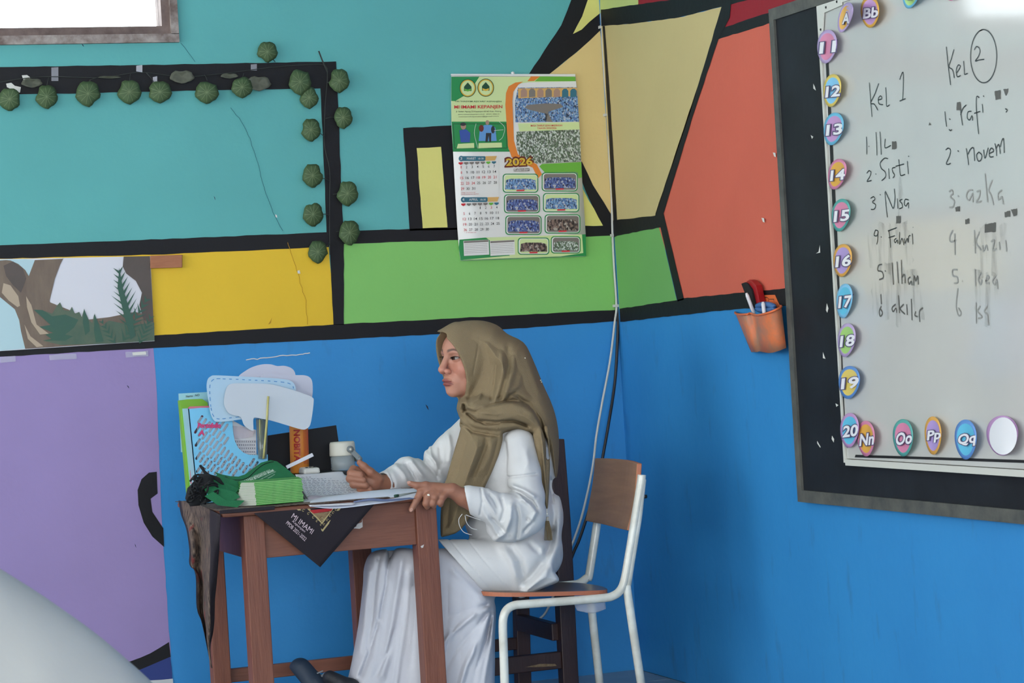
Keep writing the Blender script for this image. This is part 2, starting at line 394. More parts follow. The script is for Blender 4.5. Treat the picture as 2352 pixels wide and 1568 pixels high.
for (x0, y0, x1, y1) in ((113, 815, 175, 826), (0, 820, 35, 832), (288, 808, 340, 820)):
    P([(x0, y0), (x1, y0-3), (x1+1, y1-2), (x0+1, y1+1)], 'tape', 9, jit=0.002, name='tape_strip')
P([(304, 809), (335, 807), (336, 814), (305, 816)], 'scuff', 10, jit=0, name='tape_strip')
for (x0, y0, x1, y1) in ((118, 155, 134, 186), (576, 148, 590, 162)):
    P([(x0, y0), (x1, y0-1), (x1, y1), (x0, y1)], 'tape', 9, jit=0.001, name='tape_strip')
P([(50, 173), (62, 172), (70, 178), (66, 184), (54, 184)], 'scuff', 9, jit=0.002, name='wall_scuff')
P([(14, 192), (26, 190), (34, 197), (48, 200), (46, 212), (34, 216), (28, 206), (16, 200)], 'scuff', 9, jit=0.002, name='wall_scuff')
# ------------------------------------------------------------------ cables in the corner
M['cable_w'] = mat('white_cable', (196, 196, 190), 0.5); M['cable_b'] = mat('black_cable', (24, 24, 28), 0.45)
def wallpath(pts, e, k=5): return catmull([onY(x, y, -e-(d or 0)) for x, y, d in pts], k)
wc = [(1378, -40, 0), (1381, 20, 0), (1384, 90, 0), (1390, 190, 0), (1396, 265, 0), (1400, 360, 0), (1405, 450, 0), (1407, 540, 0), (1411, 620, 0), (1416, 700, 0), (1412, 740, .01), (1401, 830, .03), (1384, 920, .05), (1370, 1000, .06), (1363, 1060, .06), (1352, 1120, .06), (1335, 1190, .05), (1318, 1240, .03), (1309, 1262, .02), (1262, 1390, .02), (1236, 1424, .02), (1200, 1455, .02)]
cw = tube('power_cable', wallpath(wc, 0.012), 0.0042, M['cable_w'], n=8)
tag(cw, 'white cable running down the corner and curving behind the chairs', 'cable')
bc = [(1376, -40, 0), (1383, 20, 0), (1392, 90, 0), (1398, 190, 0), (1402, 300, 0), (1407, 420, 0), (1414, 520, 0), (1417, 620, 0), (1420, 700, 0), (1418, 790, .0), (1412, 880, .01), (1400, 960, .03), (1386, 1040, .04), (1372, 1110, .04), (1347, 1190, .03), (1330, 1240, .02), (1316, 1272, .01), (1300, 1320, .01)]
cb = tube('power_cable', wallpath(bc, 0.008), 0.0055, M['cable_b'], n=8)
tag(cb, 'black cable running down the corner beside the white one', 'cable')
for (x, y) in ((1395, 264), (1384, 62), (1411, 540), (1417, 702)):
    c = onY(x, y, -0.012)
    box('cable_clip', c.x-0.013, c.x+0.013, c.y-0.006, 0.0-0.0005, c.z-0.005, c.z+0.005, M['cable_w'], cw, 0.0015)

# ------------------------------------------------------------------ ivy garland
M['leaf'] = mat('dark_green_fabric_leaf', (56, 80, 48), 0.65, (78, 100, 62), 40, 0.5, 0.4, 90)
M['leafback'] = mat('grey_green_leaf_back', (88, 92, 76), 0.6, (72, 74, 62), 40, 0.5)
M['vein'] = mat('pale_leaf_vein', (112, 130, 92), 0.7); M['stem'] = mat('dark_stem', (44, 48, 44), 0.6)
ivy = empty('ivy_garland', onY(755, 170, -0.02), 'artificial ivy garland of round dark green leaves taped around the black painted frame', 'garland')
def leaf(cx, cy, r=27, ry=None, rot=0.0, back=False, tilt=0.22, e=0.03):
    ry = ry or r; n = 22; vs = []; c = onY(cx, cy, -e)
    rings = (0.0, 0.35, 0.7, 1.0)
    tl = random.uniform(-tilt, tilt); tl2 = random.uniform(-tilt, tilt)
    for ri in rings:
        for k in range(n if ri else 1):
            a = 2*PI*k/n+rot
            rad = ri*(1+0.05*math.sin(5*a)+0.03*math.sin(9*a+1))
            if ri and abs(((a-rot) % (2*PI))-PI/2*3) < 0.25: rad *= 0.86      # notch at the stalk
            x = cx+r*rad*math.cos(a); y = cy+ry*rad*math.sin(a)
            dep = e + 0.012*(1-ri*ri)*(1 if not back else -0.5) + 0.0012*math.sin(7*a)*ri + tl*0.0014*(x-cx)*0.6 + tl2*0.0014*(y-cy)*0.6
            vs.append(onY(x, y, -max(0.006, dep)))
    fs = [(0, 1+k, 1+(k+1) % n) for k in range(n)]
    for j in range(2):
        for k in range(n):
            a, b = 1+j*n+k, 1+j*n+(k+1) % n; fs.append((a, a+n, b+n, b))
    o = part('leaf', vs, fs, M['leafback' if back else 'leaf'], ivy, True)
    s = o.modifiers.new('thick', 'SOLIDIFY'); s.thickness = 0.0012
    if not back:
        org = vs[0]; gs = []
        for k in range(0, n, 2):
            tip = vs[1+2*n+k].lerp(org, 0.12); mid = vs[1+n+k]
            mid2 = vs[1+n+k].lerp(vs[1+2*n+k], 0.5); q3 = vs[1+k]; gs.append(ribbon_geo([org+NB*0.002, q3+NB*0.0022, mid+NB*0.0022, mid2+NB*0.002, tip+NB*0.0018], 0.0014, NB))
        part('leaf_vein', *merge(gs), M['vein'], o)
    return o
LV = [(22, 228, 26), (107, 222, 25), (202, 215, 28), (297, 211, 27), (367, 211, 27), (475, 212, 27), (556, 200, 24), (689, 188, 25), (710, 224, 21), (779, 185, 23), (788, 270, 21), (714, 298, 22), (718, 403, 23), (798, 444, 24), (719, 492, 23), (803, 534, 24), (730, 578, 22), (614, 119, 23)]
for i, (x, y, r) in enumerate(LV):
    leaf(x, y, r, r*random.uniform(0.92, 1.1) if x < 640 else r*1.18, random.uniform(0, 6))
leaf(418, 176, 28, 15, -0.1, True); leaf(594, 191, 28, 17, 0.1, True); leaf(73, 190, 24, 11, 0.2, True); leaf(527, 174, 20, 6, 0.1, True); leaf(252, 177, 26, 3, -0.1, True)
gs = []
main = [(-60, 200), (40, 182), (115, 176), (235, 178), (322, 166), (420, 176), (520, 168), (620, 155), (700, 149), (745, 150), (752, 175), (747, 240), (745, 330), (757, 390), (757, 460), (757, 535), (758, 585)]
gs.append(tube_geo(catmull([onY(x, y, -0.016) for x, y in main], 5), 0.0013, 6))
gs.append(tube_geo([onY(x, y, -0.02) for x, y in ((732, 117), (740, 138), (752, 165))], 0.0028, 6))
for (x0, y0, x1, y1) in ((622, 134, 632, 142), (752, 190, 765, 188), (748, 272, 770, 270), (732, 306, 745, 314), (741, 410, 756, 415), (765, 446, 784, 448), (740, 492, 757, 495), (772, 532, 784, 534), (748, 570, 757, 560), (335, 166, 358, 195), (560, 168, 556, 185), (205, 184, 240, 176), (476, 185, 470, 172), (297, 190, 300, 170), (107, 200, 112, 178), (202, 190, 215, 180)):
    gs.append(tube_geo([onY(x0, y0, -0.024), onY((x0+x1)/2, (y0+y1)/2-2, -0.026), onY(x1, y1, -0.017)], 0.0013, 5))
part('stem', *merge(gs), M['stem'], ivy)
for (x, y, dx) in ((320, 158, 7), (356, 184, 5)):
    plate('tape_strip', [onY(x-dx, y-7, -0.02), onY(x+dx, y-9, -0.024), onY(x+dx, y+8, -0.02), onY(x-dx, y+6, -0.016)], NB, 0.0006, M['tape'], ivy)

# ------------------------------------------------------------------ painted tree board
M['paper_white'] = mat('matt_white_board', (214, 214, 222), 0.6); M['sky_p'] = mat('pale_blue_print', (174, 204, 212), 0.5)
M['bark'] = mat('brown_bark_print', (124, 108, 92), 0.55, (98, 82, 72), 9, 0.6, stretch=(3, 1, 1)); M['bark2'] = mat('dark_bark_print', (92, 78, 72), 0.55, (74, 68, 64), 9, 0.6)
M['bark3'] = mat('pale_bark_print', (176, 158, 136), 0.55); M['fern'] = mat('dark_green_fern_print', (42, 84, 74), 0.55, (52, 92, 72), 12, 0.6)
M['moss'] = mat('mossy_print', (92, 104, 84), 0.55, (62, 92, 76), 14, 0.5)
def WBo(off): return lambda e=0.0: (lambda x, y: onY(x, y, -e-off))
pw = WBo(0.010)
tb = empty('picture_board', onY(180, 700, -0.005), 'printed picture board of brown tree trunks and ferns hung under the black band', 'picture')
brd = plate('backing_board', [pw(0)(*p) for p in [(-260, 614), (0, 595), (345, 588), (355, 783), (0, 806), (-260, 830)]], NB, 0.008, M['paper_white'], tb)
def T(pts, m, L): return paint(pts, M[m], pw, brd, L, 0, 'printed_shape')
T([(-260, 614), (0, 596), (60, 595), (80, 597), (66, 634), (30, 600), (0, 660), (50, 730), (60, 800), (-260, 828)], 'sky_p', 1)
T([(0, 590+8), (14, 597), (24, 598), (42, 606), (58, 620), (66, 634), (80, 597), (145, 594), (138, 608), (126, 640), (114, 690), (115, 694), (160, 712), (200, 734), (252, 728), (310, 716), (352, 725), (354, 782), (240, 789), (120, 797), (58, 801), (48, 760), (44, 735), (34, 710), (0, 682), (-60, 690), (-60, 610)], 'bark', 2)
T([(8, 610), (30, 600), (52, 616), (60, 640), (48, 672), (30, 655), (14, 634)], 'bark2', 3)
T([(284, 589), (344, 588), (353, 740), (330, 735), (320, 700), (326, 672), (312, 645), (290, 628), (282, 612)], 'bark2', 3)
T([(8, 650), (24, 655), (42, 680), (46, 702), (40, 705), (20, 690), (4, 672)], 'bark3', 3)
T([(60, 680), (72, 700), (84, 745), (104, 760), (112, 766), (92, 768), (72, 740), (62, 705)], 'bark3', 3)
T([(56, 745), (70, 772), (100, 795), (84, 797), (64, 778)], 'bark3', 3)
T([(78, 712), (96, 712), (120, 720), (132, 700), (138, 694), (146, 712), (160, 714), (165, 704), (172, 720), (182, 716), (188, 728), (193, 710), (204, 734), (212, 742), (216, 722), (226, 740), (232, 750), (250, 736), (280, 742), (310, 746), (354, 740), (355, 782), (250, 789), (140, 792), (98, 782), (118, 778), (104, 768), (122, 764), (90, 750), (116, 746), (98, 730)], 'moss', 4)
T([(78, 711), (98, 712), (120, 726), (150, 722), (180, 734), (170, 752), (150, 768), (168, 772), (150, 782), (98, 782), (118, 778), (104, 768), (122, 764), (90, 750), (116, 746), (98, 728)], 'fern', 5)
T([(193, 708), (204, 738), (206, 760), (196, 770), (190, 740)], 'fern', 5)
T([(217, 719), (228, 750), (238, 784), (220, 786), (216, 760)], 'fern', 5)
def frond(cx0, cy0, cx1, cy1, L, n, w=7):
    out = []
    for i in range(n):
        t = i/(n-1); x = cx0+(cx1-cx0)*t; y = cy0+(cy1-cy0)*t; l = L*(0.5+0.9*t if t < 0.6 else 1.25-0.55*(t-0.6))
        dx, dy = (cx1-cx0), (cy1-cy0); dl = math.hypot(dx, dy); dx /= dl; dy /= dl
        for s in (-1, 1):
            ax, ay = -dx*0.75+dy*s*0.7, -dy*0.75-dx*s*0.7
            out.append([(x+dx*w, y+dy*w), (x+ax*l, y+ay*l), (x-dx*w*0.5, y-dy*w*0.5)])
    return out
for L, fr in enumerate((frond(274, 625, 300, 750, 34, 9, 6), frond(335, 690, 285, 778, 26, 8, 6), frond(345, 730, 322, 784, 22, 6, 5), frond(235, 740, 262, 784, 18, 5, 5))):
    gs = []
    for tri in fr:
        g = [pw(0.0009*(6+L*0.2))(*p) for p in tri]; gs.append((g, [(0, 1, 2)]))
    part('printed_shape', *merge(gs), M['fern'], brd)
T([(274, 614), (282, 660), (300, 720), (312, 770), (300, 780), (284, 720), (270, 660)], 'fern', 7)
# small wood block beside it
M['block'] = mat('raw_reddish_wood', (176, 116, 82), 0.7, (158, 100, 72), 20, 0.6, 0.4, 60, stretch=(1, 1, 6))
c0, c1 = onY(345, 616, 0), onY(419, 586, 0)
tag(hexa('wood_block', [onY(346, 616, -.001), onY(419, 614, -.001), onY(418, 614, -.02), onY(345, 616, -.02), onY(346, 587, -.001), onY(419, 585, -.001), onY(418, 585, -.02), onY(345, 587, -.02)], M['block'], None, 0.001), 'small reddish wooden block fixed to the yellow wall beside the picture board', 'block')

# ------------------------------------------------------------------ wall calendar
for k, c in {'c_white': (226, 226, 222), 'c_green': (36, 140, 74), 'c_lgreen': (104, 176, 60), 'c_pale': (206, 224, 160), 'c_orange': (226, 132, 50), 'c_teal': (50, 110, 130), 'c_red': (206, 44, 54), 'c_ink': (40, 44, 48), 'c_gold': (214, 178, 60), 'c_dgreen': (24, 74, 44), 'c_blue': (54, 84, 160), 'c_bluel': (96, 150, 206), 'c_grey': (124, 118, 112), 'c_amber': (214, 170, 100), 'c_skin': (170, 136, 118), 'c_brown': (104, 40, 24)}.items():
    M[k] = mat('print_'+k[2:], c, 0.4)
def crowd(name, a, b, c, sc=120, back=None):
    m = mat(name, a, 0.4); nt = m.node_tree; bs = nt.nodes['Principled BSDF']
    tc = nt.nodes.new('ShaderNodeTexCoord'); v = nt.nodes.new('ShaderNodeTexVoronoi'); v.inputs['Scale'].default_value = sc
    mp = nt.nodes.new('ShaderNodeMapping'); mp.inputs['Scale'].default_value = (1.2, 1, 0.8)
    r = nt.nodes.new('ShaderNodeValToRGB'); r.color_ramp.interpolation = 'CONSTANT'
    cols = (a, b, c, a, tone(a, .5), b, tone(b, .75)); el = r.color_ramp.elements
    el[0].color = rgb(cols[0]); el[1].position = 1/7; el[1].color = rgb(cols[1])
    for i in range(2, 7): e = el.new(i/7); e.color = rgb(cols[i])
    nt.links.new(tc.outputs['Object'], mp.inputs[0]); nt.links.new(mp.outputs[0], v.inputs['Vector'])
    sp = nt.nodes.new('ShaderNodeSeparateColor'); nt.links.new(v.outputs['Color'], sp.inputs[0]); nt.links.new(sp.outputs[0], r.inputs[0]); nt.links.new(r.outputs[0], bs.inputs['Base Color'])
    return m
M['crowd_b'] = crowd('photo_of_blue_crowd', (82, 116, 170), (120, 160, 200), (184, 190, 198), 230)
M['crowd_g'] = crowd('photo_of_white_crowd', (196, 204, 196), (92, 112, 88), (150, 160, 150), 220)
M['crowd_n'] = crowd('photo_of_navy_crowd', (62, 78, 138), (96, 118, 172), (176, 180, 190), 210)
M['crowd_d'] = crowd('photo_of_dark_crowd', (70, 60, 60), (130, 110, 100), (170, 160, 150), 160)
CO = 0.013
cal = empty('wall_calendar', onY(1180, 171, -0.01), 'large printed 2026 wall calendar with green header and group photos', 'calendar')
cpl = lambda e=0.0: (lambda x, y: onY(x, y, -e-CO-0.004*math.sin((y-171)/430*PI)-(0.006 if False else 0)))
def CP(u, v): return (1000+u/3.267, 140+v/3.267)
def ssheet():
    rows = []
    L = [(120, 98), (118, 300), (122, 500), (134, 700), (150, 1000), (165, 1250), (180, 1440), (190, 1498)]; Rr = [(1050, 100), (1062, 200), (1080, 450), (1092, 700), (1102, 900), (1116, 1100), (1128, 1300), (1132, 1465)]
    vs = []; nx = 6
    for a, b in zip(L, Rr):
        for i in range(nx+1):
            t = i/nx; u = a[0]+(b[0]-a[0])*t; v = a[1]+(b[1]-a[1])*t; x, y = CP(u, v); vs.append(onY(x, y, -CO-0.004*math.sin((y-171)/430*PI)))
    fs = [(j*(nx+1)+i, j*(nx+1)+i+1, (j+1)*(nx+1)+i+1, (j+1)*(nx+1)+i) for j in range(len(L)-1) for i in range(nx)]
    return vs, fs
sh = part('calendar_sheet', *ssheet(), M['c_white'], cal, True); sm = sh.modifiers.new('t', 'SOLIDIFY'); sm.thickness = 0.0012; sm.offset = 1
def _cale(x, y): return CO+0.004*math.sin(min(1, max(0, (y-171)/430))*PI)
def Cc(uv, m, L=1, name='printed_shape'):
    pts = [CP(*p) for p in uv]
    P3 = [onY(x, y, -_cale(x, y)-0.0013-0.0007*L) for x, y in pts]
    # triangulated through bmesh because the sheet bows a little
    o = part(name, P3, [tuple(range(len(P3)))], M[m], sh); bm = bmesh.new(); bm.from_mesh(o.data); bmesh.ops.triangulate(bm, faces=bm.faces); bm.to_mesh(o.data); bm.free(); return o
def crr(x0, y0, x1, y1, r, m, L): return Cc(rrect(x0, y0, x1, y1, r), m, L)
hdr = plate('header_strip', [onY(*CP(*p), -0.019) for p in [(118, 96), (1050, 98), (1051, 117), (119, 110)]], NB, 0.006, M['c_white'], cal, None, 0.001)
lathe('hook', onY(*CP(580, 92), -0.014), [(0.0, -0.004), (0.006, -0.004), (0.006, 0.004), (0.0, 0.004)], M['c_white'], cal, 10, Vector((0, 1, 0)))
Cc([(120, 118), (330, 118), (250, 240), (150, 300), (119, 300)], 'c_green', 2)
Cc([(120, 118), (1050, 118), (1052, 160), (620, 170), (570, 220), (560, 400), (545, 455), (120, 455)], 'c_pale', 1)
Cc([(122, 455), (545, 455), (548, 660), (560, 680), (132, 680)], 'c_green', 1)
Cc([(132, 470), (534, 470), (538, 655), (142, 655)], 'c_dgreen', 1.5); Cc([(136, 474), (530, 474), (534, 651), (146, 651)], 'c_green', 2)
Cc([(720, 113), (790, 113), (740, 150), (690, 152)], 'c_orange', 2); Cc([(785, 116), (1050, 118), (1052, 152), (745, 152)], 'c_lgreen', 2)
Cc([(525, 330), (530, 240), (550, 190), (600, 162), (660, 155), (625, 175), (585, 230), (578, 300), (590, 600), (620, 700), (760, 775), (800, 850), (770, 880), (730, 800), (640, 760), (572, 720), (545, 640)], 'c_orange', 3)
Cc([(590, 250), (600, 200), (640, 168), (700, 160), (1055, 152), (1090, 750), (760, 772), (640, 732), (606, 680), (588, 560)], 'c_white', 2)
Cc([(620, 200), (1062, 196), (1078, 455), (600, 460), (598, 300)], 'crowd_b', 4); Cc([(605, 530), (1082, 512), (1094, 752), (760, 770), (690, 740), (640, 728), (612, 660)], 'crowd_g', 4)
Cc([(690, 330), (820, 318), (940, 322), (960, 345), (850, 380), (830, 455), (880, 458), (850, 400), (700, 365), (670, 350)], 'c_grey', 5)
Cc([(620, 206), (1062, 200), (1064, 262), (622, 280)], 'c_amber', 4.5)
for i in range(7):
    x = 640+i*62; Cc([(x, 274), (x, 224), (x+14, 208), (x+34, 208), (x+48, 224), (x+48, 268)], 'c_teal' if i > 4 else ('c_grey' if i % 2 else 'c_skin'), 5)
Cc([(620, 468), (1078, 458), (1082, 514), (630, 528)], 'c_pale', 4.5)
Cc([(800, 772), (1094, 758), (1100, 872), (1074, 880), (1068, 840), (1050, 832), (820, 836), (780, 790)], 'c_lgreen', 3)
Cc([(180, 1340), (365, 1325), (1128, 1300), (1132, 1462), (950, 1470), (190, 1496), (175, 1400)], 'c_green', 1); Cc([(380, 1325), (1100, 1300), (1110, 1440), (940, 1466), (200, 1492), (560, 1460)], 'c_pale', 2)
Cc([(188, 715), (470, 700), (478, 1000), (190, 1010)], 'c_white', 1)
# logos
for (x, y) in ((243, 203), (378, 200)):
    Cc(ellipse(x, y, 62, 68), 'c_dgreen', 3); Cc(ellipse(x, y, 57, 63), 'c_gold', 3.6); Cc(ellipse(x, y, 49, 55), 'c_pale', 4.2)
    Cc([(x-28, y+22), (x-28, y-10), (x, y-42), (x+28, y-10), (x+28, y+22)], 'c_dgreen', 4.8); Cc([(x-24, y+4), (x, y+12), (x+24, y+4), (x+24, y+18), (x, y+26), (x-24, y+18)], 'c_gold' if x > 300 else 'c_lgreen', 5.4)
# archer and trophy figures (tiny flat print)
Cc([(170, 622), (290, 615), (292, 652), (160, 656)], 'c_pale', 4); Cc([(325, 616), (498, 612), (500, 648), (322, 655)], 'c_pale', 4)
Cc([(190, 610), (180, 520), (230, 512), (262, 540), (258, 610)], 'c_blue', 4.5); Cc(ellipse(210, 490, 20, 24), 'c_skin', 5); Cc(ellipse(208, 474, 22, 13), 'c_ink', 5.4)
Cc([(325, 600), (335, 500), (370, 480), (420, 480), (450, 500), (460, 600)], 'c_bluel', 4.5); Cc(ellipse(390, 462, 14, 18), 'c_skin', 5); Cc(ellipse(345, 505, 18, 26), 'c_brown', 5); Cc(ellipse(432, 515, 14, 28), 'c_ink', 5)
Cc([(375, 608), (380, 540), (420, 540), (418, 608), (405, 608), (400, 560), (392, 608)], 'c_ink', 5.2)
def Cst(name, lines, wd, m, L=6): return strokes(name, [[CP(*p) for p in l] for l in lines], wd, M[m], lambda x, y: onY(x, y, -_cale(x, y)-0.0013-0.0007*L), NB, sh)
Cst('printed_shape', [[(305, 470), (292, 540), (310, 620), (318, 655)], [(478, 455), (520, 500), (505, 570), (478, 596)], [(440, 522), (510, 516)]], 0.0012, 'c_white')
# group photos
for i, (x0, y0, x1, y1, mm) in enumerate(((505, 845, 772, 988, 'crowd_b'), (798, 835, 1068, 978, 'crowd_n'), (515, 1000, 784, 1142, 'crowd_n'), (808, 990, 1080, 1134, 'crowd_b'), (525, 1158, 796, 1304, 'crowd_n'), (820, 1150, 1088, 1294, 'crowd_d'), (618, 1324, 855, 1454, 'crowd_d'), (866, 1314, 1090, 1444, 'crowd_g'))):
    crr(x0, y0, x1, y1, 26, 'c_green', 3); crr(x0+7, y0+7, x1-7, y1-7, 22, 'c_white', 3.6); crr(x0+16, y0+12, x1-12, y1-12, 18, 'c_grey' if i % 3 else 'c_pale', 4.2)
    Cc([(x0+18, y1-24), (x0+24, y0+48), (x0+60, y0+38), (x1-60, y0+38), (x1-20, y0+50), (x1-16, y1-24)], mm, 5)
    Cc([((x0+x1)/2-30, y1-22), ((x0+x1)/2+30, y1-23), ((x0+x1)/2+30, y1-12), ((x0+x1)/2-30, y1-11)], 'c_red', 5.6)
def Ctx(name, items, m, L=6, bold=0.0):
    pl = lambda x, y: onY(x, y, -_cale(x, y)-0.0013-0.0007*L)
    return texts(name, [(s, CP(*a), CP(*b), CP(*c), bold) for s, a, b, c in items], M[m], pl, sh)
Ctx('printed_text', [('YPI "HASYIM ASY\'ARI" KEPANJEN', (146, 312), (496, 312), (146, 298)), ], 'c_dgreen', 6, 0.005)
Ctx('printed_text', [('MI IMAMI KEPANJEN', (142, 365), (502, 362), (142, 333))], 'c_red', 6, 0.014)
Ctx('printed_text', [('Jl. Sultan Agung 23 Kepanjen 65163 Kab. Malang', (155, 387), (494, 385), (155, 374)), ('www.miimamikepanjen.sch.id   (0341) 394112', (170, 407), (480, 404), (170, 397)), ('miimamikepanjen@gmail.com', (175, 424), (476, 420), (175, 414))], 'c_ink')
Ctx('printed_text', [('MASA TAARUF SISWA MADRASAH', (716, 492), (952, 490), (716, 478)), ('TAHUN 2025/2026', (765, 512), (908, 510), (765, 498)), ], 'c_red', 6, 0.008)
Ctx('printed_text', [('2026', (528, 792), (732, 782), (526, 728))], 'c_brown', 5.5, 0.09)
Ctx('printed_text', [('2026', (534, 786), (726, 778), (532, 734))], 'c_gold', 6.5, 0.03)
Cc([(588, 808), (706, 804), (706, 826), (588, 828)], 'c_grey', 5.6); Ctx('printed_text', [('Kalender', (592, 825), (702, 822), (592, 808))], 'c_white', 6.5, 0.01)
for (bx, by, num, mon) in ((172, 748, '3', 'MARET'), (188, 1056, '4', 'APRIL')):
    Cc([(bx+4, by-16), (bx+30, by-34), (bx+200, by-34), (bx+215, by-16), (bx+196, by+2), (bx+24, by+2)], 'c_teal', 3)
    Cc([(bx+204, by-34), (bx+290, by-36), (bx+276, by-2), (bx+204, by)], 'c_amber', 3.4)
    Cc(ellipse(bx+22, by-16, 19, 21), 'c_teal', 3.8)
    Ctx('printed_text', [(num, (bx+14, by-6), (bx+29, by-6), (bx+14, by-27)), (mon, (bx+65, by-8), (bx+132, by-9), (bx+65, by-25)), ('18-30', (bx+150, by-9), (bx+190, by-10), (bx+150, by-22))], 'c_white', 6)
def dates(first, n, x0, y0, dx, dy, red, skew):
    ink, rd = [], []
    for d in range(1, n+1):
        k = d-1+first; c = k % 7; r = k//7; s = str(d); wv = (5 if d == 1 else 10) if len(s) == 1 else (18 if d == 11 else 23)
        x = x0+c*dx+r*skew; y = y0+r*dy-c*1.2
        (rd if (c == 0 or d in red) else ink).append((s, (x-wv/2, y+9), (x+wv/2, y+9), (x-wv/2, y-10)))
    Ctx('printed_text', ink, 'c_ink', 5, 0.004); Ctx('printed_text', rd, 'c_red', 5, 0.004)
dates(0, 31, 193, 797, 41.5, 40.5, (18, 19, 20, 21, 23, 24), 2.5); dates(3, 30, 212, 1105, 41.5, 40.5, (3,), 3)
for (bx, by) in ((190, 768), (210, 1077)):
    for i in range(7):
        x = bx+i*41.5; y = by-i*1.2
        Cc([(x-16, y-8), (x+16, y-9), (x+16, y+2), (x, y+12), (x-16, y+3)], ('c_red', 'c_grey', 'c_grey', 'c_grey', 'c_grey', 'c_lgreen', 'c_teal')[i], 4)
Ctx('printed_text', [('* 18 Nyepi   20-21 Idul Fitri 1447', (190, 992), (300, 990), (190, 984)), ('* 23-24 Cuti bersama Idul Fitri', (190, 1003), (325, 1000), (190, 996)), ('* 3 Wafat Isa', (218, 1291), (306, 1288), (218, 1284))], 'c_red')
for (x0, x1) in ((210, 400), (408, 594)):
    Cc([(x0, 1350), (x1, 1341), (x1+4, 1452), (x0+5, 1462)], 'c_white', 3); Cc([(x0+4, 1352), (x1-2, 1343), (x1-2, 1356), (x0+4, 1366)], 'c_grey', 4)
Cst('printed_shape', [[(x0+8, 1376+i*13), (x0+180, 1368+i*13)] for x0 in (210, 408) for i in range(6)], 0.0008, 'c_grey', 4)

# ------------------------------------------------------------------ blackboard and whiteboard on the right wall
M['bb'] = mat('black_board_surface', (25, 27, 32), 0.6, (34, 38, 45), 5, 0.35, 0.15, 30, spec=0.25)
M['bbf'] = mat('worn_grey_board_edge', (98, 98, 92), 0.7, (62, 64, 64), 16, 0.5, 0.5, 60)
yL, yLi = onX(1785, 23, 0).y, onX(1800, 100, 0).y
BZ0, BZ1 = 0.677, 2.187; YR = -4.2
bbd = empty('blackboard', (0, (yL+YR)/2, (BZ0+BZ1)/2), 'large black board with a worn grey wooden edge behind the whiteboard', 'blackboard')
box('panel', -0.022, -0.001, YR, yL-0.025, BZ0+0.03, BZ1-0.03, M['bb'], bbd)
part('frame', *merge([boxv(-0.03, -0.001, yL-0.03, yL, BZ0, BZ1), boxv(-0.03, -0.001, YR, yL-0.03, BZ0, BZ0+0.036), boxv(-0.03, -0.001, YR, yL-0.03, BZ1-0.036, BZ1)]), M['bbf'], bbd)
M['wb'] = mat('glossy_whiteboard', (198, 199, 194), 0.09, (190, 190, 187), 3, 0.6, 0.04, 8, spec=0.8)
M['alu'] = mat('pale_aluminium_edge', (206, 206, 198), 0.4); M['alud'] = mat('dark_gap', (20, 20, 22), 0.6)
wy = onX(1878, 30, -0.04).y+0.0; WZB, WZT = onX(1942, 1062, -0.045).z, 2.145; wy = onX(1936, 1000, -0.045).y
wbd = empty('whiteboard', (-0.04, (wy+YR)/2, 1.5), 'glossy whiteboard with handwritten name lists in two columns', 'whiteboard')
surf = box('writing_surface', -0.042, -0.024, YR+0.3, wy-0.012, WZB+0.012, WZT-0.01, M['wb'], wbd)
part('edge_trim', *merge([boxv(-0.048, -0.023, wy-0.010, wy, WZB, WZT), boxv(-0.048, -0.023, YR+0.3, wy-0.01, WZB-0.008, WZB+0.010), boxv(-0.048, -0.023, YR+0.3, wy-0.01, WZT-0.012, WZT)]), M['alu'], wbd)
S = lambda e=0.0: (lambda x, y: onX(x, y, -e-0.0425))
paint([(1896, 130), (1902, 130), (1921, 500), (1942, 1010), (1947, 1030), (1939, 1020), (1930, 760), (1913, 500)], M['alud'], S, surf, 1, 0, 'dark_gap')
paint([(1965, 1044), (2100, 1048), (2352, 1056), (2500, 1061), (2500, 1068), (2352, 1063), (2100, 1054), (1963, 1050)], M['alud'], S, surf, 1, 0, 'dark_gap')
# corner bracket
pl = S(0.006)
br = plate('corner_bracket', [pl(*p) for p in [(1876, 18), (1932, -4), (1933, 12), (1892, 30), (1889, 78), (1880, 80)]], NR, 0.004, M['alu'], wbd, None, 0.001)
for (x, y) in ((1885, 68), (1897, 17), (1922, 4)): lathe('screw', S(0.0065)(x, y), [(0.0, 0.002), (0.003, 0.0015), (0.004, 0)], M['alud'], br, 10, NR)
def handlines(lines, wd, m):
    cur, mv = [], None
    out = []
    for l in lines:
        a = sum(p[1] for p in l)/len(l); b = sum(p[0] for p in l)/len(l)
        hit = None
        for g in out:
            if abs(g[0]-(a+0.22*b)) < 24 and abs(g[1]-b) < 160: hit = g; break
        if hit is None: out.append([a+0.22*b, b, [l]])
        else: hit[2].append(l)
    for g in out: strokes('handwriting', g[2], wd, m, S(0.0012), NR, surf)
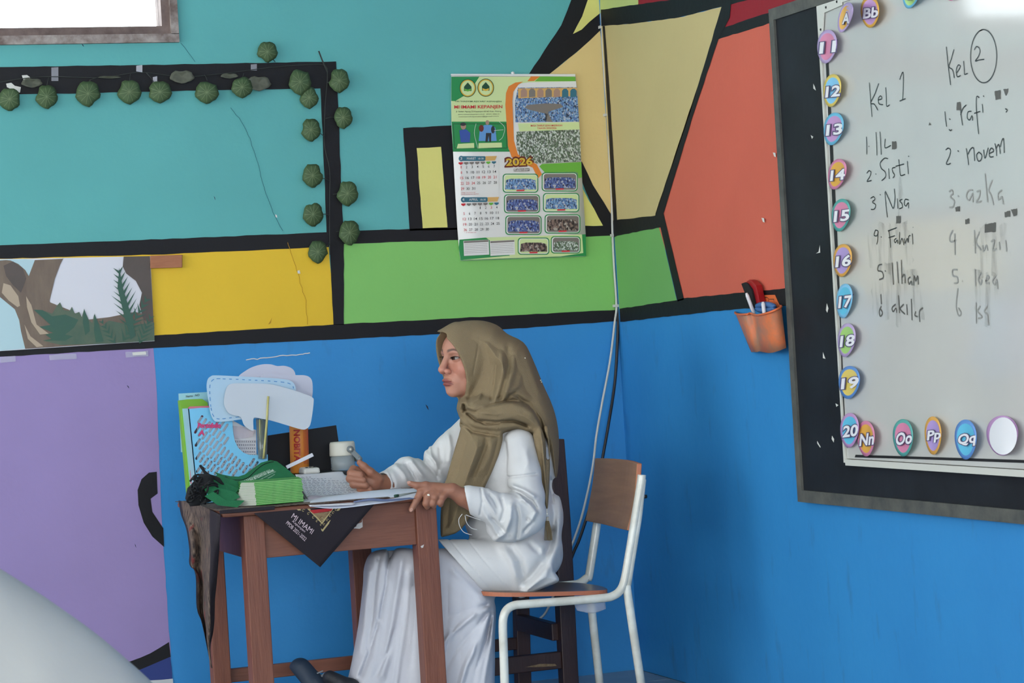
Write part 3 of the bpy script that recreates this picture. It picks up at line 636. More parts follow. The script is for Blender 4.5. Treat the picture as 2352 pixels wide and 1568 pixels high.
# handwriting: W() maps the zoom on the upper part, V() the zoom on the lower part
M['ink'] = mat('black_marker_ink', (34, 40, 42), 0.4); M['ink2'] = mat('half_wiped_ink', (150, 150, 146), 0.5); M['ink3'] = mat('rubbed_ink', (88, 86, 82), 0.5); M['smear'] = mat('ink_smear', (120, 116, 110), 0.6)
def _smear(m):
    nt = m.node_tree; b = nt.nodes['Principled BSDF']; tc = nt.nodes.new('ShaderNodeTexCoord'); mp = nt.nodes.new('ShaderNodeMapping'); mp.inputs['Scale'].default_value = (1, 34, 6)
    n = nt.nodes.new('ShaderNodeTexNoise'); n.inputs['Scale'].default_value = 1.0; n.inputs['Detail'].default_value = 5
    r = nt.nodes.new('ShaderNodeValToRGB'); r.color_ramp.elements[0].position = 0.48; r.color_ramp.elements[1].position = 0.8; r.color_ramp.elements[0].color = (0, 0, 0, 1); r.color_ramp.elements[1].color = (0.42, 0.42, 0.42, 1)
    nt.links.new(tc.outputs['Object'], mp.inputs[0]); nt.links.new(mp.outputs[0], n.inputs['Vector']); nt.links.new(n.outputs['Fac'], r.inputs[0]); nt.links.new(r.outputs[0], b.inputs['Alpha'])
_smear(M['smear'])
W = lambda l: [(1740+u/2.613, v/2.613) for u, v in l]
V = lambda l: [(1740+u/2.449, 580+v/2.449) for u, v in l]
wr1 = [[(670, 495), (678, 600), (686, 702)], [(726, 500), (705, 560), (678, 618), (700, 625), (722, 662)], [(722, 600), (745, 592), (738, 575), (725, 590), (728, 622), (752, 628)], [(768, 524), (772, 580), (774, 636), (792, 628)],
 [(852, 478), (872, 432), (874, 510), (870, 598)], [(852, 606), (888, 592)],
 [(652, 820), (655, 870), (655, 926)], [(666, 876), (670, 880)], [(710, 792), (714, 860), (716, 932)], [(734, 790), (738, 850), (742, 928)], [(766, 832), (764, 886), (800, 872)],
 [(655, 1040), (668, 1024), (680, 1034), (672, 1062), (656, 1088), (684, 1082)], [(708, 1042), (712, 1046)], [(782, 952), (760, 950), (736, 978), (742, 1010), (764, 1030), (768, 1060), (744, 1084)], [(786, 1010), (790, 1074)], [(826, 1004), (808, 1010), (812, 1034), (822, 1050), (812, 1068)], [(846, 956), (852, 1010), (858, 1052), (884, 1046)], [(828, 998), (878, 984)], [(898, 966), (904, 1044)], [(904, 936), (908, 940)],
 [(678, 1190), (696, 1180), (704, 1196), (688, 1212), (708, 1228), (700, 1254), (680, 1256)], [(734, 1166), (738, 1170)], [(764, 1152), (770, 1230), (778, 1304)], [(766, 1146), (790, 1200), (814, 1250), (824, 1190), (820, 1132)], [(838, 1190), (842, 1252)], [(868, 1196), (852, 1204), (866, 1222), (868, 1244), (850, 1252)], [(906, 1200), (886, 1196), (880, 1222), (890, 1236), (904, 1216), (906, 1250)],
 [(706, 1382), (698, 1410), (716, 1414), (722, 1386), (706, 1380)], [(722, 1386), (720, 1440), (714, 1466)], [(740, 1420), (744, 1424)], [(786, 1380), (794, 1430), (798, 1486)], [(782, 1386), (834, 1366)], [(786, 1426), (824, 1414)], [(832, 1430), (820, 1440), (826, 1456), (838, 1440), (842, 1462)], [(852, 1392), (852, 1466), (866, 1430), (878, 1470)], [(880, 1430), (884, 1460), (898, 1430), (902, 1452)], [(904, 1456), (906, 1420), (916, 1412)], [(928, 1400), (932, 1466)], [(932, 1362), (934, 1366)]]
handlines([W(l) for l in wr1], 0.0031, M['ink'])
wr2 = [[(1132, 280), (1144, 400), (1158, 510)], [(1178, 296), (1160, 360), (1148, 400), (1170, 420), (1180, 468)], [(1196, 436), (1216, 400), (1204, 390), (1192, 420), (1198, 460), (1218, 452)], [(1236, 366), (1240, 420), (1242, 446), (1260, 440)],
 [(1300, 300), (1312, 280), (1328, 286), (1334, 310), (1324, 340), (1306, 366), (1330, 360), (1360, 356)],
 [(1124, 668), (1128, 720), (1134, 760)], [(1150, 712), (1156, 718)], [(1216, 640), (1222, 700), (1230, 752)], [(1218, 690), (1232, 650), (1252, 630)], [(1284, 668), (1262, 672), (1258, 706), (1272, 720), (1286, 694), (1290, 724)], [(1330, 586), (1314, 580), (1312, 640), (1318, 720), (1326, 804)], [(1300, 680), (1336, 668)], [(1348, 624), (1352, 676)], [(1354, 574), (1358, 580)], [(1486, 652), (1498, 660), (1490, 674)], [(1148, 776), (1158, 784), (1166, 776)],
 [(1128, 900), (1144, 888), (1158, 904), (1150, 940), (1132, 980), (1146, 986), (1158, 978)], [(1200, 902), (1206, 910)], [(1252, 890), (1260, 940), (1266, 990)], [(1262, 926), (1278, 894), (1296, 890), (1302, 966)], [(1328, 912), (1314, 930), (1322, 964), (1338, 962), (1346, 932), (1328, 912)], [(1356, 898), (1364, 950), (1384, 886)], [(1392, 920), (1416, 906), (1404, 888), (1390, 908), (1394, 940), (1416, 940)], [(1424, 860), (1432, 900), (1434, 936)], [(1432, 890), (1446, 866), (1454, 900), (1456, 924)], [(1456, 882), (1466, 842), (1476, 836), (1480, 918)]]
handlines([W(l) for l in wr2]+[[p for p in [(2259+30*math.cos(a), 129+61*math.sin(a)) for a in [k*2*PI/26-1.9 for k in range(28)]]]], 0.0031, M['ink'])
wr3 = [[(1148, 1150), (1164, 1140), (1172, 1160), (1156, 1180), (1180, 1206), (1172, 1240), (1150, 1244)], [(1200, 1174), (1206, 1180)], [(1290, 1140), (1264, 1144), (1252, 1180), (1270, 1200), (1290, 1160), (1292, 1214)], [(1314, 1150), (1334, 1144), (1330, 1180), (1312, 1214), (1344, 1206)], [(1364, 1040), (1372, 1130), (1380, 1214)], [(1408, 1080), (1386, 1140), (1400, 1170), (1416, 1230)], [(1466, 1140), (1444, 1160), (1446, 1200), (1466, 1180), (1472, 1226)],
 [(1172, 1380), (1152, 1420), (1158, 1450), (1190, 1440)], [(1182, 1400), (1184, 1530)], [(1300, 1380), (1306, 1520)], [(1332, 1390), (1310, 1450), (1340, 1500)], [(1350, 1470), (1354, 1510), (1372, 1470), (1380, 1505)], [(1400, 1450), (1420, 1440), (1410, 1500), (1432, 1490)], [(1450, 1450), (1454, 1500)], [(1488, 1440), (1494, 1510)]]
wr4 = [[(700, 66), (680, 72), (676, 100), (700, 108), (706, 140), (684, 152)], [(716, 100), (720, 106)], [(756, 56), (760, 120), (764, 180)], [(784, 50), (788, 110), (792, 172)], [(808, 40), (812, 176)], [(812, 140), (826, 122), (830, 172)], [(860, 136), (846, 150), (852, 178), (864, 160), (868, 184)], [(878, 184), (880, 130), (890, 160), (900, 130), (904, 180)],
 [(692, 234), (696, 290)], [(696, 300), (684, 330), (690, 358), (702, 340), (692, 318)], [(776, 290), (756, 310), (762, 332), (778, 312), (782, 338)], [(792, 240), (798, 340)], [(822, 290), (802, 316), (828, 346)], [(838, 290), (842, 350)], [(864, 260), (868, 380)], [(890, 330), (884, 352), (900, 360)], [(912, 390), (910, 330), (930, 310)],
 [(1122, 96), (1096, 98), (1098, 130), (1122, 138), (1124, 168), (1104, 172)], [(1150, 158), (1154, 162)], [(1222, 90), (1226, 190)], [(1256, 110), (1240, 150), (1254, 180), (1262, 150)], [(1282, 160), (1302, 140), (1290, 130), (1284, 170), (1304, 170)], [(1338, 130), (1320, 160), (1336, 180), (1344, 150), (1350, 204)],
 [(1126, 200), (1116, 300), (1130, 354), (1144, 340), (1128, 310)], [(1228, 280), (1230, 400)], [(1252, 300), (1238, 330), (1262, 360), (1240, 370)], [(1292, 300), (1274, 330), (1292, 350), (1298, 410)]]
handlines([W(l) for l in wr3]+[V(l) for l in wr4[25-8:]], 0.0045, M['ink2'])
handlines([V(l) for l in wr4[:17]], 0.0042, M['ink3'])
for q in ([(806, 850), (832, 848), (832, 892), (806, 898)], [(832, 1296), (858, 1294), (858, 1338), (832, 1342)], [(1196, 614), (1216, 610), (1222, 660), (1194, 662)], [(1422, 548), (1456, 540), (1458, 594), (1428, 600)], [(1474, 536), (1504, 530), (1500, 556), (1490, 576)], [(1186, 1244), (1214, 1236), (1214, 1268), (1190, 1270)], [(1246, 1316), (1270, 1310), (1270, 1342), (1246, 1344)], [(1364, 1346), (1430, 1334), (1428, 1390), (1362, 1396)], [(1482, 1272), (1516, 1264), (1516, 1300), (1484, 1304)], [(1520, 1256), (1556, 1250), (1556, 1290), (1536, 1298)], [(1026, 752), (1032, 732), (1040, 750)]):
    paint(W(q), M['ink3'], S, surf, 1.4, 0.001, 'ink_mark', 0.006)
for q in ([(650, 1350), (900, 1320), (940, 1560), (820, 1640), (660, 1600)], [(1290, 1360), (1500, 1340), (1520, 1640), (1320, 1660)], [(840, 1060), (870, 1060), (850, 1300), (820, 1290)]):
    paint(W(q), M['smear'], S, surf, 0.6, 0.01, 'ink_smear', 0.02)
for q in ([(650, 60), (900, 100), (940, 380), (820, 420), (640, 340)], [(1200, 90), (1350, 120), (1330, 440), (1240, 420)]):
    paint(V(q), M['smear'], S, surf, 0.8, 0.01, 'ink_smear', 0.02)
# torn paper flecks on the black board
bs = lambda e=0.0: (lambda x, y: onX(x, y, -e-0.0225))
for q in ([(1868, 192), (1872, 200), (1874, 208), (1868, 203)], [(1862, 310), (1868, 314), (1865, 319)], [(1883, 562), (1884, 580), (1874, 582), (1880, 578)], [(1899, 696), (1903, 708), (1900, 718), (1897, 712)], [(1890, 808), (1896, 824), (1890, 822)], [(1919, 926), (1926, 930), (1921, 934)], [(1877, 1012), (1885, 1026), (1884, 1028), (1877, 1018)], [(1911, 1000), (1916, 1008), (1915, 1016), (1910, 1008)]):
    paint(q, M['scuff'], bs, bbd, 1, 0, 'paper_scrap')

# ------------------------------------------------------------------ egg shaped stickers round the whiteboard
SCOL = {'pink': (214, 120, 158), 'lilac': (186, 158, 208), 'blue': (96, 182, 220), 'sky': (118, 190, 232), 'yellow': (226, 196, 84), 'gold': (222, 160, 50), 'teal': (70, 160, 152), 'green': (156, 204, 102), 'orange': (226, 160, 60), 'purple': (168, 140, 206), 'mauve': (190, 138, 196), 'dblue': (78, 132, 208), 'cyan': (80, 184, 222)}
for k, c in SCOL.items(): M['s_'+k] = mat('sticker_'+k, tuple(v*0.88+30 for v in c), 0.35)
M['s_white'] = mat('sticker_letter_white', (238, 236, 240), 0.35); M['s_line'] = mat('sticker_letter_outline', (96, 84, 120), 0.4); M['s_back'] = mat('white_sticker_back', (232, 232, 236), 0.5)
def sticker(txt, cx, cy, rx, ry, ring, inner, rot=0.1, lift=0.006, curl=0.0, label='', grp='round stickers along the whiteboard edge', up=1):
    ex = lambda x, y: 0.0455+lift+0.006*(((x-cx)/rx)**2)*0.4+(max(0, (x-cx)/rx+0.2)**2)*curl
    def pl(x, y, e): return onX(x, y, -ex(x, y)-e)
    def disc(k, e):
        vs = [pl(cx, cy, e)]; n = 30
        for q in (0.25, 0.5, 0.75, 1.0):
            for (x, y) in ellipse(cx, cy, rx*k*q, ry*k*q, n, rot, -0.14*up): vs.append(pl(x, y, e))
        fs = [(0, 1+i, 1+(i+1) % n) for i in range(n)]+[(1+r*n+i, 1+(r+1)*n+i, 1+(r+1)*n+(i+1) % n, 1+r*n+(i+1) % n) for r in range(3) for i in range(n)]
        return vs, fs
    root = part('sticker', *disc(1.0, 0), M['s_'+ring], None, True)
    so = root.modifiers.new('t', 'SOLIDIFY'); so.thickness = 0.0006; so.offset = 0
    tag(root, label, 'sticker', grp)
    v, f = disc(0.8, 0.0008); part('printed_centre', v, f, M['s_'+inner], root, True)
    if txt:
        h = ry*0.52; wd = rx*(1.55 if len(txt) > 1 else 0.95)
        sx, sy = math.sin(rot)*0.5, -1
        P0 = (cx-wd/2+1, cy+h*0.62+3); P1 = (cx+wd/2+1, cy+h*0.62-wd*0.12+3); P2 = (P0[0]+h*0.12, P0[1]-h*1.2)
        for bold, mm, e in ((0.085, 's_line', 0.0022), (0.03, 's_white', 0.0030)):
            a = [pl(*p, e) for p in (P0, P1, P2)]
            part('printed_number' if txt.isdigit() else 'printed_letters', *text_geo(txt, *a, bold), M[mm], root)
    return root
ST = [('11', 1899, 107, 22, 39, 'lilac', 'pink', .12, 'pink'), ('12', 1911, 208, 20, 38, 'yellow', 'sky', .12, 'sky blue'), ('13', 1914, 296, 22, 38, 'blue', 'mauve', .2, 'mauve'), ('14', 1922, 400, 20, 36, 'pink', 'gold', .25, 'yellow'), ('15', 1931, 494, 21, 38, 'teal', 'pink', .15, 'pink'),
      ('16', 1935, 598, 21, 38, 'orange', 'purple', .1, 'purple'), ('17', 1939, 691, 18, 40, 'sky', 'cyan', .1, 'blue'), ('18', 1944, 781, 20, 39, 'lilac', 'green', .12, 'green'), ('19', 1950, 878, 24, 38, 'dblue', 'yellow', .1, 'yellow'), ('20', 1951, 988, 21, 40, 'mauve', 'cyan', .05, 'blue')]
ORD = ('first from the top', 'second from the top', 'third from the top', 'fourth from the top', 'between the teal-edged and pink-edged ones', 'sixth from the top', 'fourth from the bottom', 'third from the bottom', 'last but one at the bottom', 'lowest of the column')
for kk, (t, x, y, rx, ry, rg, inn, rot, cn) in enumerate(ST):
    sticker(t, x, y, rx, ry, rg, inn, rot, label=f'{cn} sticker numbered {t} on the whiteboard edge, {ORD[kk]}', grp='number stickers down the whiteboard edge', curl=0.006)
sticker('A', 1941, 40, 15, 36, 'lilac', 'gold', .3, curl=0.03, label='yellow sticker with letter A curling off the top of the whiteboard', grp='letter stickers on the whiteboard')
sticker('Bb', 1998, 28, 21, 36, 'gold', 'mauve', 0, curl=0.01, label='mauve egg-shaped sticker printed Bb at the top of the whiteboard', grp='letter stickers on the whiteboard')
sticker('Cc', 2092, -14, 19, 34, 'blue', 'green', .2, curl=0.02, label='green sticker cut off by the top of the picture, right of the Bb one', grp='letter stickers on the whiteboard')
sticker('Dd', 2184, -34, 20, 36, 'pink', 'yellow', 0, label='pink-edged sticker barely showing at the top of the whiteboard', grp='letter stickers on the whiteboard')
for t, x, y, rx, ry, rg, inn, ds in (('Nn', 1989, 1007, 20, 41, 'pink', 'gold', 'yellow'), ('Oo', 2074, 1005, 23, 43, 'teal', 'pink', 'pink'), ('Pp', 2143, 1000, 19, 44, 'orange', 'purple', 'purple'), ('Qq', 2218, 1009, 25, 46, 'dblue', 'cyan', 'light blue')):
    sticker(t, x, y, rx, ry, rg, inn, -0.02, label=f'{ds} egg-shaped sticker printed {t} on the lower edge of the whiteboard', grp='letter stickers on the whiteboard', curl=0.008)
sr = sticker('', 2302, 1000, 36, 46, 'mauve', 'mauve', 0, lift=0.005, label='sticker folded over showing its blank white back, far right of the lower row', grp='letter stickers on the whiteboard')
v = [onX(x, y, -0.056-0.02*math.sin(max(0, min(1, (x-2272)/58))*PI*0.8)) for x, y in ellipse(2304, 1001, 32, 43, 30)]
o = part('folded_back', [onX(2302, 1001, -0.074)]+v, [(0, 1+i, 1+(i+1) % 30) for i in range(30)], M['s_back'], sr, True); o['label'] = 'white folded-over back of the sticker'

# ------------------------------------------------------------------ marker basket on the right wall
M['bask'] = mat('grubby_orange_plastic', (222, 120, 72), 0.5, (160, 122, 100), 14, 0.35, 0.2, 60); M['bask2'] = mat('clean_orange_plastic', (224, 112, 62), 0.45)
bk = empty('marker_basket', onX(1750, 740, -0.03), 'orange plastic marker basket hanging on the blue wall left of the blackboard', 'basket')
D0 = 0.002
def bq(u, v, e): return onX(1660+u/7.467, 620+v/7.467, -e)
# plan outline of the tub (two bulged pockets), top ring and bottom ring in zoom pixels with wall distance
topo = [(215, 712, .002), (225, 735, .035), (300, 752, .075), (420, 745, .085), (470, 730, .070), (560, 760, .090), (660, 752, .105), (800, 715, .105), (930, 660, .085), (995, 620, .05), (985, 600, .002)]
boto = [(490, 1390, .002), (500, 1398, .03), (545, 1398, .055), (600, 1396, .06), (630, 1385, .055), (690, 1395, .065), (790, 1415, .075), (870, 1405, .075), (980, 1370, .06), (1080, 1330, .04), (1082, 1320, .002)]
rings = []
for t in (0, 0.04, 0.3, 0.6, 1.0):
    rings.append([bq(a[0]+(b[0]-a[0])*t, a[1]+(b[1]-a[1])*t, (a[2]+(b[2]-a[2])*t)*0.8) for a, b in zip(topo, boto)])
n = len(topo); vs = [p for r in rings for p in r]; fs = [(j*n+i, j*n+i+1, (j+1)*n+i+1, (j+1)*n+i) for j in range(4) for i in range(n-1)]
fs.append(tuple(4*n+i for i in range(n)))
o = part('tub', vs, fs, M['bask'], bk, True); s = o.modifiers.new('t', 'SOLIDIFY'); s.thickness = 0.002
rim = [bq(a[0]+(8 if i > 8 else 0), a[1]+12, a[2]*0.8+0.003) for i, a in enumerate(topo)]
tube('rim', catmull(rim, 4), 0.0035, M['bask2'], bk, 8)
plate('back_plate', [bq(*p, 0.006) for p in [(640, 620), (650, 500), (680, 430), (885, 425), (960, 590), (985, 640)]], NR, 0.003, M['bask2'], bk, None, 0.001)
strokes('printed_mark', [[(1660+u/7.467, 620+v/7.467) for u, v in l] for l in ([(720, 470), (760, 470), (790, 500), (780, 530)], [(800, 500), (880, 500)], [(870, 500), (880, 540)])], 0.002, M['ink'], lambda x, y: onX(x, y, -0.0068), NR, bk)
# eraser, tape roll and two markers standing in it
M['felt'] = mat('black_felt', (26, 24, 26), 0.95); M['redp'] = mat('red_plastic', (160, 24, 34), 0.4); M['mk'] = mat('white_marker_barrel', (224, 222, 226), 0.35); M['cap'] = mat('black_marker_cap', (26, 26, 30), 0.4); M['tapeb'] = mat('blue_tape_roll', (60, 104, 160), 0.4)
er = empty('board_eraser', bq(470, 400, 0.045), 'board eraser with red plastic back and black felt standing in the orange basket', 'eraser')
e1 = [(400, 195), (450, 165), (490, 180), (570, 260), (650, 620), (560, 640), (480, 400)]
plate('grip', [bq(*p, 0.036) for p in e1], Vector((-0.9, -0.4, 0)), 0.03, M['redp'], er, None, 0.002)
e2 = [(312, 232), (375, 210), (420, 235), (490, 330), (560, 640), (500, 680), (440, 560)]
plate('felt_pad', [bq(*p, 0.044) for p in e2], Vector((-0.9, -0.4, 0)), 0.02, M['felt'], er, None, 0.002)
def marker(a, b, r, label, cap=True, capm='cap'):
    ax = (b-a).normalized(); L = (b-a).length
    t = empty('marker', a, label, 'marker', 'markers in the orange basket')
    lathe('barrel', a, [(0, 0), (r, 0.0), (r, L*0.9), (r*0.85, L*0.93), (r*0.6, L), (0, L)], M['mk'], t, 14, ax)
    if cap: lathe('cap', a+ax*L*0.0, [(0, -0.035), (r*1.1, -0.034), (r*1.15, 0.0), (0, 0.0)], M[capm], t, 14, ax)
    return t
mm = marker(bq(570, 840, 0.04), bq(405, 395, 0.07), 0.0058, 'white-barrelled marker leaning out of the left pocket of the orange basket')
strokes('printed_mark', [[(0, 0), (1, 0)]], 0.001, M['ink'], lambda x, y: bq(410+x*12, 470+y, 0.079), NR, mm)
marker(bq(730, 900, 0.05), bq(690, 545, 0.05), 0.0062, 'white marker standing upright beside the blue tape roll in the basket', True)
v, f = tube_geo([bq(730+150*math.cos(a), 640+52*math.sin(a), 0.035-0.014*math.sin(a)*0) for a in [k*2*PI/24 for k in range(25)]], 0.009, 8)
tag(part('tape_roll', v, f, M['tapeb'], None, True), 'roll of blue tape sitting in the orange basket', 'tape')
# ------------------------------------------------------------------ teacher's desk
M['wood'] = mat('worn_reddish_brown_wood', (136, 84, 64), 0.5, (106, 60, 47), 7, 0.6, 0.3, 30, stretch=(6, 6, 0.6))
M['woodh'] = mat('worn_reddish_brown_wood_rail', (136, 86, 66), 0.5, (108, 64, 50), 7, 0.6, 0.3, 30, stretch=(0.6, 6, 6))
M['dwood'] = mat('dark_stained_wood', (62, 38, 36), 0.45, (46, 28, 28), 8, 0.6, 0.2, 30, stretch=(5, 5, 0.6))
TZ = 0.772
desk = empty('desk', (-1.4, -0.8, 0), 'worn reddish-brown wooden teacher desk where the woman in white sits', 'desk')
box('tabletop', -1.757, -1.055, -1.125, -0.49, TZ-0.018, TZ, M['woodh'], desk, 0.007)
for (x0, x1, y0, y1) in ((-1.685, -1.621, -1.09, -1.03), (-1.150, -1.084, -1.09, -1.03), (-1.685, -1.628, -0.55, -0.495), (-1.205, -1.14, -0.55, -0.495)):
    box('leg', x0, x1, y0, y1, 0, TZ-0.018, M['wood'], desk, 0.003)
box('front_apron', -1.621, -1.150, -1.078, -1.055, 0.621, TZ-0.018, M['woodh'], desk, 0.002)
box('rear_apron', -1.628, -1.205, -0.53, -0.505, 0.621, TZ-0.018, M['woodh'], desk, 0.002)
box('side_apron', -1.672, -1.65, -1.03, -0.54, 0.621, TZ-0.018, M['wood'], desk, 0.002)
box('side_apron', -1.14, -1.12, -1.03, -0.54, 0.68, TZ-0.018, M['wood'], desk, 0.002)
box('stretcher', -1.628, -1.205, -0.525, -0.50, 0.185, 0.228, M['woodh'], desk, 0.003)
box('side_stretcher', -1.668, -1.64, -1.03, -0.54, 0.10, 0.14, M['wood'], desk, 0.003)
M['sticker_w'] = mat('torn_white_paper', (206, 202, 198), 0.7)
ap = lambda e=0.0: (lambda x, y: onY(x, y, -1.0785-e))
paint([(808, 1213), (818, 1209), (820, 1203), (831, 1199), (832, 1190), (833, 1210), (826, 1214)], M['sticker_w'], ap, desk, 1, 0.0004, 'torn_label', 0.01)
paint([(966, 1254), (974, 1250), (972, 1257), (968, 1258)], M['sticker_w'], lambda e=0.0: (lambda x, y: onY(x, y, -1.0905-e)), desk, 1, 0, 'torn_label')

# batik cloth on the desk
def batik():
    m = mat('brown_batik_cloth', (46, 38, 38), 0.9, (120, 102, 90), 62, 0.22, 0.4, 300, stretch=(1.6, 1.6, 0.45), detail=8)
    nt = m.node_tree; b = nt.nodes['Principled BSDF']; prev = b.inputs['Base Color'].links[0].from_socket
    n = nt.nodes.new('ShaderNodeTexNoise'); n.inputs['Scale'].default_value = 16; n.inputs['Detail'].default_value = 3
    tc = nt.nodes.new('ShaderNodeTexCoord'); nt.links.new(tc.outputs['Object'], n.inputs['Vector'])
    r = nt.nodes.new('ShaderNodeValToRGB'); r.color_ramp.elements[0].position = 0.62; r.color_ramp.elements[1].position = 0.68; r.color_ramp.elements[0].color = (0, 0, 0, 1); r.color_ramp.elements[1].color = (0.7, 0.7, 0.7, 1)
    mx = nt.nodes.new('ShaderNodeMix'); mx.data_type = 'RGBA'; mx.inputs['B'].default_value = rgb((128, 44, 46))
    nt.links.new(n.outputs['Fac'], r.inputs[0]); nt.links.new(r.outputs[0], mx.inputs['Factor']); nt.links.new(prev, mx.inputs['A']); nt.links.new(mx.outputs['Result'], b.inputs['Base Color'])
    return m
M['batik'] = batik(); M['clothk'] = mat('black_cotton_border', (34, 28, 36), 0.9, None, bump=0.25, bscale=400)
M['gold'] = mat('gold_print', (176, 158, 112), 0.7); M['redc'] = mat('red_print', (178, 36, 40), 0.8, (150, 30, 40), 60, 0.4); M['pinkt'] = mat('pink_white_lettering', (216, 196, 204), 0.7); M['tanp'] = mat('tan_print', (150, 128, 96), 0.8, (110, 88, 62), 90, 0.4)
cl = empty('tablecloth', (-1.45, -0.9, TZ), 'dark batik cloth over the desk, its lettered corner hanging over the front edge', 'tablecloth')
# top sheet (slightly uneven)
nx, ny = 26, 20; vs, fs = [], []
for j in range(ny+1):
    for i in range(nx+1):
        x = -1.762+i*(0.52/nx); y = -1.132+j*(0.645/ny)
        vs.append((x, y, TZ+0.0035+0.0012*math.sin(31*x+9*y)*math.sin(23*y)))
for j in range(ny):
    for i in range(nx): a = j*(nx+1)+i; fs.append((a, a+1, a+nx+2, a+nx+1))
o = part('top_cover', vs, fs, M['batik'], cl, True); o.modifiers.new('t', 'SOLIDIFY').thickness = 0.0015
box('front_fold', -1.766, -1.60, -1.138, -1.1335, TZ-0.005, TZ+0.006, M['clothk'], cl, 0.001)
# front hanging corner (a triangle over the edge), slightly waved
def tri_sheet(A, B, Cn, n, yf, name, m):
    vs, fs, idx = [], [], {}
    for i in range(n+1):
        for j in range(n+1-i):
            a, b = i/n, j/n; x = A[0]+(B[0]-A[0])*a+(Cn[0]-A[0])*b; y = A[1]+(B[1]-A[1])*a+(Cn[1]-A[1])*b
            idx[(i, j)] = len(vs); vs.append(onY(x, y, yf(x, y)))
    for i in range(n):
        for j in range(n-i):
            fs.append((idx[(i, j)], idx[(i+1, j)], idx[(i, j+1)]))
            if j < n-i-1: fs.append((idx[(i+1, j)], idx[(i+1, j+1)], idx[(i, j+1)]))
    o = part(name, vs, fs, m, cl, True); s = o.modifiers.new('t', 'SOLIDIFY'); s.thickness = 0.0015; return o
yfr = lambda x, y: -1.134-0.006*math.sin((x-590)*0.021)*max(0, (y-1165)/130)+0.03*max(0, (y-1165)/130)**1.3
tri = tri_sheet((583, 1178), (862, 1155), (735, 1302), 20, yfr, 'front_corner', M['clothk'])
tp = lambda e=0.0: (lambda x, y: onY(x, y, yfr(x, y)-0.0012-e))
ZT = lambda u, v: (400+u/3.5, 1120+v/3.5)
def cpaint(pts, m, L, name='printed_shape'):
    o = paint([ZT(*p) for p in pts], M[m], WB, None, 1, 0); bpy.data.objects.remove(o)
    q = [tp(0.0006*L)(*ZT(*p)) for p in pts]; o = part(name, q, [tuple(range(len(q)))], M[m], tri)
    bm = bmesh.new(); bm.from_mesh(o.data); bmesh.ops.triangulate(bm, faces=bm.faces); bm.to_mesh(o.data); bm.free(); return o
cpaint([(985, 172), (1012, 170), (1192, 335), (1322, 160), (1345, 158), (1195, 352)], 'gold', 1)
cpaint([(1020, 170), (1072, 166), (1185, 272), (1262, 163), (1312, 160), (1190, 325)], 'clothk', 1.5)
cpaint([(1070, 168), (1190, 292), (1285, 162), (1265, 163), (1188, 275), (1090, 167)], 'gold', 2)
cpaint([(1086, 180), (1276, 162), (1262, 186), (1120, 206)], 'redc', 2.5); cpaint([(1118, 206), (1258, 190), (1188, 270)], 'tanp', 2.5)
cpaint([(1178, 250), (1188, 236), (1200, 250), (1188, 266)], 'gold', 3); cpaint([(1183, 251), (1188, 243), (1194, 251), (1188, 259)], 'clothk', 3.5)
sw = []
for (x, y, s) in ((1040, 185, 14), (1080, 210, 13), (1120, 240, 14), (1148, 270, 11), (1180, 298, 10), (1205, 296, 10), (1232, 262, 12), (1255, 228, 12), (1278, 202, 12), (1300, 178, 10)):
    sw.append([ZT(x+s*math.cos(a)*a/5, y+s*math.sin(a)*a/5) for a in [k*0.8 for k in range(8)]])
strokes('printed_scroll', sw, 0.0012, M['gold'], tp(0.0014), NB, tri)
tx = lambda s, a, b, c, bold=0.0, sh=0.0: (s, ZT(*a), ZT(*b), ZT(*c), bold, sh)
texts('printed_text', [tx('MI IMAMI', (940, 238), (1104, 374), (962, 202), 0.0), tx('PPDB 2021-2022', (896, 289), (1050, 430), (914, 264), 0.0)], M['pinkt'], tp(0.004), tri)
texts('printed_text', [tx('Kepanjen', (944, 276), (1046, 366), (956, 254), 0.0, 0.4)], M['pinkt'], tp(0.0032), tri)
# side drop at the left end of the desk
Lp = [(411, 1149), (417, 1182), (429, 1215), (436, 1262), (436, 1295), (450, 1320), (452, 1395), (462, 1425), (470, 1460), (478, 1500), (485, 1532)]
Rp = [(507, 1182), (505, 1225), (503, 1262), (500, 1300), (497, 1340), (493, 1380), (493, 1420), (490, 1450), (484, 1480), (484, 1508), (487, 1534)]
def drop():
    vs, fs, nn = [], [], 16; k = 5
    L = catmull([Vector((*p, 0)) for p in Lp], k); R_ = catmull([Vector((*p, 0)) for p in Rp], k)
    for j, (a, b) in enumerate(zip(L, R_)):
        t = j/(len(L)-1)
        for i in range(nn+1):
            s = i/nn; x = a.x+(b.x-a.x)*s; y = a.y+(b.y-a.y)*s
            if i == 0: pass
            y -= 10*math.sin(s*PI)*(1-t)*0.6 if t < 0.03 else 0
            vs.append(onX(x, y, -1.764-0.016*math.sin(s*9+t*3)*min(1, t*5)*(1-0.5*t)))
    for j in range(len(L)-1):
        for i in range(nn): q = j*(nn+1)+i; fs.append((q, q+1, q+nn+2, q+nn+1))
    return vs, fs
v, f = drop(); o = part('side_drop', v, f, M['batik'], cl, True); o.data.materials.append(M['clothk'])
for p in o.data.polygons:
    c = p.index % 16
    if c >= 12 or c < 1: p.material_index = 1
o.modifiers.new('t', 'SOLIDIFY').thickness = 0.0015

# ------------------------------------------------------------------ things on the desk
def DT(x, y): return onZ(x, y, TZ+0.006)
